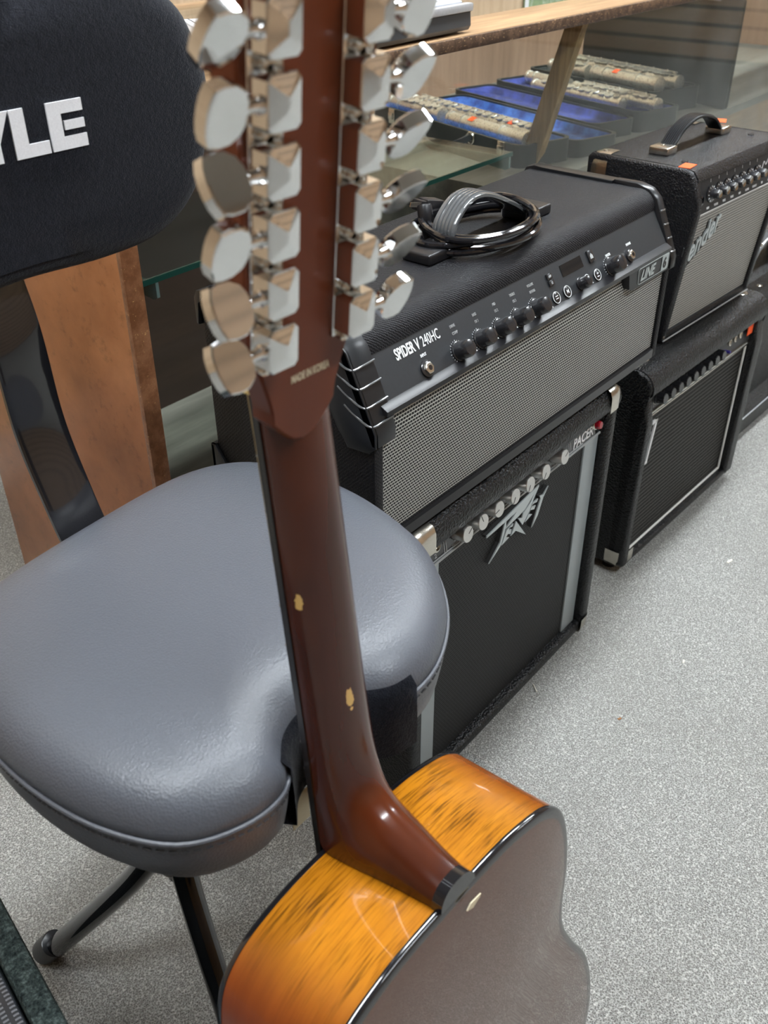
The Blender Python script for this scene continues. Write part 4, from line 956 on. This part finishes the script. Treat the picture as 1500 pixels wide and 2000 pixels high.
# ------------------------------------------------------------------ carpeted speaker, lower left corner
t = thing('floor_monitor', 'carpet-covered speaker cabinet with black perforated grille at the lower left corner', 'speaker', (-.4142, .0735, 0), (0, 0, math.radians(-11.2)))
bm = BM(); hz = .30
for a_, b_ in (((-.022, -.42, .0), (0, .10, hz)), ((-.40, -.42, 0), (-.378, .10, hz)), ((-.378, .078, 0), (-.022, .10, hz)), ((-.378, -.42, 0), (-.022, -.398, hz))): box(bm, a_, b_, bev=.005)
box(bm, (-.38, -.40, 0), (-.02, .08, .26)); obj('cabinet', bm, 'green_carpet', t)
bm = BM(); box(bm, (-.377, -.397, .270), (-.0235, .077, .290), bev=.004); obj('grille', bm, 'speaker_mesh', t)

# ------------------------------------------------------------------ twelve-string guitar
GO = V(-.26853, -.19893, .47556)
GM = Matrix(((-.99952, .00094, .03099, GO.x), (.03094, .09497, .99500, GO.y), (-.00201, .99548, -.09495, GO.z), (0, 0, 0, 1)))
t = thing('acoustic_guitar', 'twelve-string acoustic guitar seen from behind, with amber sunburst sides and chrome tuners', 'guitar')
t.matrix_world = GM
GT = .095
h = [(0, 0), (.043, -.001), (.073, -.005), (.104, -.015), (.124, -.034), (.133, -.066), (.134, -.104), (.129, -.142), (.131, -.173), (.148, -.213), (.170, -.256), (.1815, -.306), (.180, -.358), (.158, -.412), (.108, -.454), (.05, -.472), (0, -.4755)]
hs = spline([V(x, y, 0) for x, y in h], 6); full = hs+[V(-p.x, p.y, 0) for p in reversed(hs[1:-1])]
bc = V(0, -.25, 0); L_ = lambda z, d=0: [V(p.x*(1-d/.16), (p.y-bc.y)*(1-d/.22)+bc.y, z) for p in full]
bm = BM(); loft(bm, [L_(-.0045), L_(-.03), L_(-.06), L_(-GT+.0045)], False, False); obj('side', bm, 'amber_side_wood', t, smooth=70)
bm = BM(); loft(bm, [L_(-.0002, .002), L_(0, .004), L_(.0006, .10), L_(.0008, .155)]); obj('soundboard', bm, 'top_wood', t, smooth=60)
bm = BM(); loft(bm, [L_(-GT+.0002, .0035), L_(-GT-.0002, .006), L_(-GT-.0022, .03), L_(-GT-.0040, .07), L_(-GT-.0048, .12), L_(-GT-.0050, .155)]); obj('back', bm, 'back_wood', t, smooth=60)
for z0, z1 in ((-.0045, .0002), (-GT-.0002, -GT+.0045)):
    bm = BM(); zm = z1 if z1 > 0 else z0; zi = z0 if z1 > 0 else z1
    s_ = 1 if z1 > 0 else -1
    loft(bm, [L_(zi, .0000), L_(zi, -.0005), L_(zm-s_*.0014, -.0006), L_(zm-s_*.0004, .0002), L_(zm, .0016), L_(zm, .0062), L_(zm-s_*.0010, .0062)], False, False); obj('binding', bm, 'gloss_black', t, smooth=50)
# neck and heel
ST = [(.338, 0, .0212, .338, -.0165), (.33, 0, .0212, .33, -.0178), (.30, 0, .0216, .30, -.0188), (.2, 0, .0230, .2, -.0198), (.10, 0, .0246, .10, -.0208), (.06, 0, .0256, .068, -.0230), (.03, 0, .0266, .050, -.0285), (.012, 0, .0274, .040, -.0375), (.0015, -.006, .0280, .034, -.0470), (.0010, -.022, .0262, .0285, -.0585), (.0010, -.042, .0232, .0235, -.0700), (.0010, -.064, .0200, .0195, -.0800), (.0010, -.0885, .0172, .0165, -.0885)]
def dsec(Fy, Fz, w_, Cy, Cz, n=20, p=.92):
    out = []
    for k in range(n+1):
        a_ = PI*k/n; c_, s_ = math.cos(a_), math.sin(a_)
        u = abs(s_)**p; q = math.copysign(abs(c_)**.95, c_)
        out.append(V(w_*q, Fy+(Cy-Fy)*u, Fz+(Cz-Fz)*u))
    return out
keys = [V(*s_[:3]) for s_ in ST]; k2 = [V(s_[3], s_[4], 0) for s_ in ST]
a1 = spline(keys, 4); a2 = spline(k2, 4)
bm = BM(); loft(bm, [dsec(a_.x, a_.y, a_.z, b_.x, b_.y) for a_, b_ in zip(a1, a2)]); obj('neck', bm, 'neck_wood', t, smooth=60)
bm = BM(); e_ = [V(v.x, v.y, 0) for v in dsec(.001, 0, .0172, .0165, 0)]
shape(bm, [(p.x*1.02, p.y) for p in e_], -.0965, -.0883, Matrix.Identity(4)); obj('heel_cap', bm, 'gloss_black', t)
bm = BM(); prism(bm, [(-.0222, 0), (.0222, 0), (.0222, .0045), (.018, .0062), (-.018, .0062), (-.0222, .0045)], .331, .332, 'y')
bm.free(); bm = BM()
fr = lambda y, w_: [V(-w_, y, -.0005), V(w_, y, -.0005), V(w_, y, .0045), V(w_*.7, y, .0060), V(-w_*.7, y, .0060), V(-w_, y, .0045)]
loft(bm, [fr(.332, .0222), fr(.1, .0256), fr(0, .0280), fr(-.11, .0300)]); fb = obj('fretboard', bm, 'fret_black', t)
for k in range(20):
    y = .333-.643*(1-2**(-(k+1)/12)); w_ = .0222+(.332-y)/.332*.0048
    bm = BM(); tube(bm, [V(-w_, y, .0045), V(-w_*.7, y, .0062), V(w_*.7, y, .0062), V(w_, y, .0045)], .0009, 6); obj('fret', bm, 'worn_nickel', fb)
bm = BM(); box(bm, (-.0252, .333, -.0005), (.0252, .3385, .0090), bev=.001); obj('nut', bm, 'bone', t, label='yellowed bone nut')
bm = BM(); box(bm, (-.085, -.345, .0005), (.085, -.310, .009), bev=.003); obj('bridge', bm, 'fret_black', t)
bm = BM(); lathe(bm, [(.050, .0009), (.050, .0013), (.0001, .0013)], Matrix.Translation((0, -.155, 0)), 40); obj('sound_hole', bm, 'fret_black', t)
# headstock
TILT = math.radians(11.2); ct, st = math.cos(TILT), math.sin(TILT)
HM = Matrix(((1, 0, 0, .0085), (0, ct, st, .335), (0, -st, ct, -.0085), (0, 0, 0, 1)))
ho = [(.0213, -.010), (.0222, -.001), (.0270, .014), (.0345, .034), (.0375, .050), (.0385, .090), (.0400, .180), (.0410, .196), (.034, .203), (.018, .200), (0, .206)]
hp_ = spline([V(x, y, 0) for x, y in ho], 4); hf = hp_+[V(-p.x, p.y, 0) for p in reversed(hp_[:-1])]
# rounded lower end seen on the back
low = [V(-.0205+.041*k/8, -.011-.015*math.sin(PI*k/8), 0) for k in range(1, 8)]
hf = hf+low
bm = BM(); loft(bm, [[HM @ V(p.x, p.y, .0) for p in hf], [HM @ V(p.x, p.y, -.0135) for p in hf], [HM @ V(p.x*.97, (p.y-.09)*.985+.09, -.0150) for p in hf]]); obj('headstock', bm, 'headstock_wood', t, smooth=30)
bm = BM(); text(bm, 'MADE IN KOREA', .0058, HM @ Matrix(((-1, 0, 0, .010), (0, 1, 0, .0105), (0, 0, -1, -.0151), (0, 0, 0, 1))), 'LEFT', sx=.60, bold=.0001); obj('back_lettering', bm, 'back_print', t, label='pale printed country-of-origin text')
VR = [.040+.0262*k for k in range(6)]
for sx in (1, -1):
    xc = sx*.0262; bm = BM()
    box(bm, (xc-.0095, .027, -.0164), (xc+.0095, .193, -.0150), bev=.0005, mat=HM); obj('tuner_plate', bm, 'chrome', t)
    for k, v0 in enumerate(VR):
        m = HM @ Matrix(((1, 0, 0, xc), (0, 1, 0, v0), (0, 0, -1, -.0164), (0, 0, 0, 1)))
        a_, b_ = .0090, .0108
        def rc(a_, b_, z, c=.0012): return [V(x, y, z) for x, y in ((a_-c, -b_), (a_, -b_+c), (a_, b_-c), (a_-c, b_), (-a_+c, b_), (-a_, b_-c), (-a_, -b_+c), (-a_+c, -b_))]
        bm = BM(); loft(bm, [[m @ p for p in rc(a_, b_, 0, .0022)], [m @ p for p in rc(a_, b_, .0100, .0022)], [m @ p for p in rc(a_-.0004, b_-.0004, .0107, .0021)], [m @ p for p in rc(a_-.0012, b_-.0012, .0110, .0018)], [m @ p for p in rc(.0006, .0030, .0132, .0003)]])
        hsg = obj('tuner_housing', bm, 'chrome', t, smooth=9)
        bm = BM()
        for dx in (-.003, .004):
            lathe(bm, [(.0028, 0), (.0028, .003), (.0015, .0042), (.0001, .0042)], m @ Matrix.Translation((dx, -.0130, 0)), 12)
        tube(bm, [m @ V(-.005, -.0130, .0030), m @ V(.0055, -.0130, .0030)], .0012, 6); obj('tuner_gear', bm, 'worn_nickel', hsg)
        bm = BM(); sm = m @ frame((sx*a_*.9, -.0005, .0058), (sx, 0, 0), (0, 1, 0))
        lathe(bm, [(.0038, 0), (.0038, .0018), (.0029, .0024), (.0029, .0075), (.0036, .0090), (.0036, .0105), (.0001, .0105)], sm, 18); obj('tuner_shaft', bm, 'chrome', hsg)
        ang = {1: [-34, -30, 16, -32, 14, 30], -1: [-20, -34, -40, -36, -30, -18]}[sx][k]
        bmx = sm @ Matrix.Rotation(math.radians(ang), 4, 'Z') @ Matrix.Translation((0, 0, .0095))
        # keystone button, x = along neck, z = outward, y = thickness
        prof = [(.0044, 0), (.0088, .0022), (.0118, .0072), (.0122, .0130), (.0112, .0172), (.0070, .0190), (.0025, .0197)]
        pr = [(x, z) for x, z in prof]+[(-x, z) for x, z in reversed(prof)]
        bm = BM(); mid = [bmx @ V(x, 0, z) for x, z in pr]
        def lay(th, sc): return [bmx @ V(x*sc, th, (z-.008)*sc+.008) for x, z in pr]
        loft(bm, [lay(-.0036, .95), lay(-.0031, 1.), lay(.0031, 1.), lay(.0036, .95)]); obj('tuner_button', bm, 'chrome', hsg, smooth=26)
        bm = BM(); lathe(bm, [(.0032, 0), (.0032, .014), (.0026, .016), (.0001, .016)], HM @ Matrix.Translation((xc*.82, v0, 0)), 14); obj('string_post', bm, 'chrome', t)
for k in range(12):
    xs = -.0190+.038*k/11; sx = 1 if xs > 0 else -1; kk = (k % 6) if sx < 0 else 5-(k % 6)
    p0 = V(xs*1.25, -.325, .0100); p1 = V(xs, .336, .0088); p2 = HM @ V(sx*.0262*.82, VR[kk]-.002, .008)
    bm = BM(); tube(bm, [p0, p1, p2], .00042 if k % 2 else .0007, 5); obj('string', bm, 'string_bronze', t)
bm = BM(); prism(bm, [(-.004, 0), (.004, -.003), (.010, .000), (.006, .003), (-.005, .002)], -GT-.0052, -GT-.0044, 'z'); o = obj('torn_sticker', bm, 'tag_card', t, label='torn scrap of tape below the heel'); o.location = (-.012, -.012, -.001)

# ------------------------------------------------------------------ bits on the carpet
def bit(x, y, l, w_, a_, mat, lab):
    bm = BM(); box(bm, (-l/2, -w_/2, 0), (l/2, w_/2, .0015), bev=.0004, mat=Matrix.Rotation(a_, 4, 'Z')); tag(obj('lint_scrap', bm, mat, loc=(x, y, .0005)), lab, 'lint')
bit(.3638, -.004, .016, .0016, .9, 'lint', 'thin pale sliver on the carpet near the lightning-logo amplifier')
bit(.5597, -.1531, .007, .003, .3, 'lint', 'small pale crumb on the open carpet at the right')
bit(.3876, -.1329, .006, .003, -.4, 'brown_crumb', 'tiny brown crumb on the open carpet')
bit(.8554, -.105, .014, .004, -.2, 'lint', 'white fleck on the carpet in front of the white-piped amplifier')
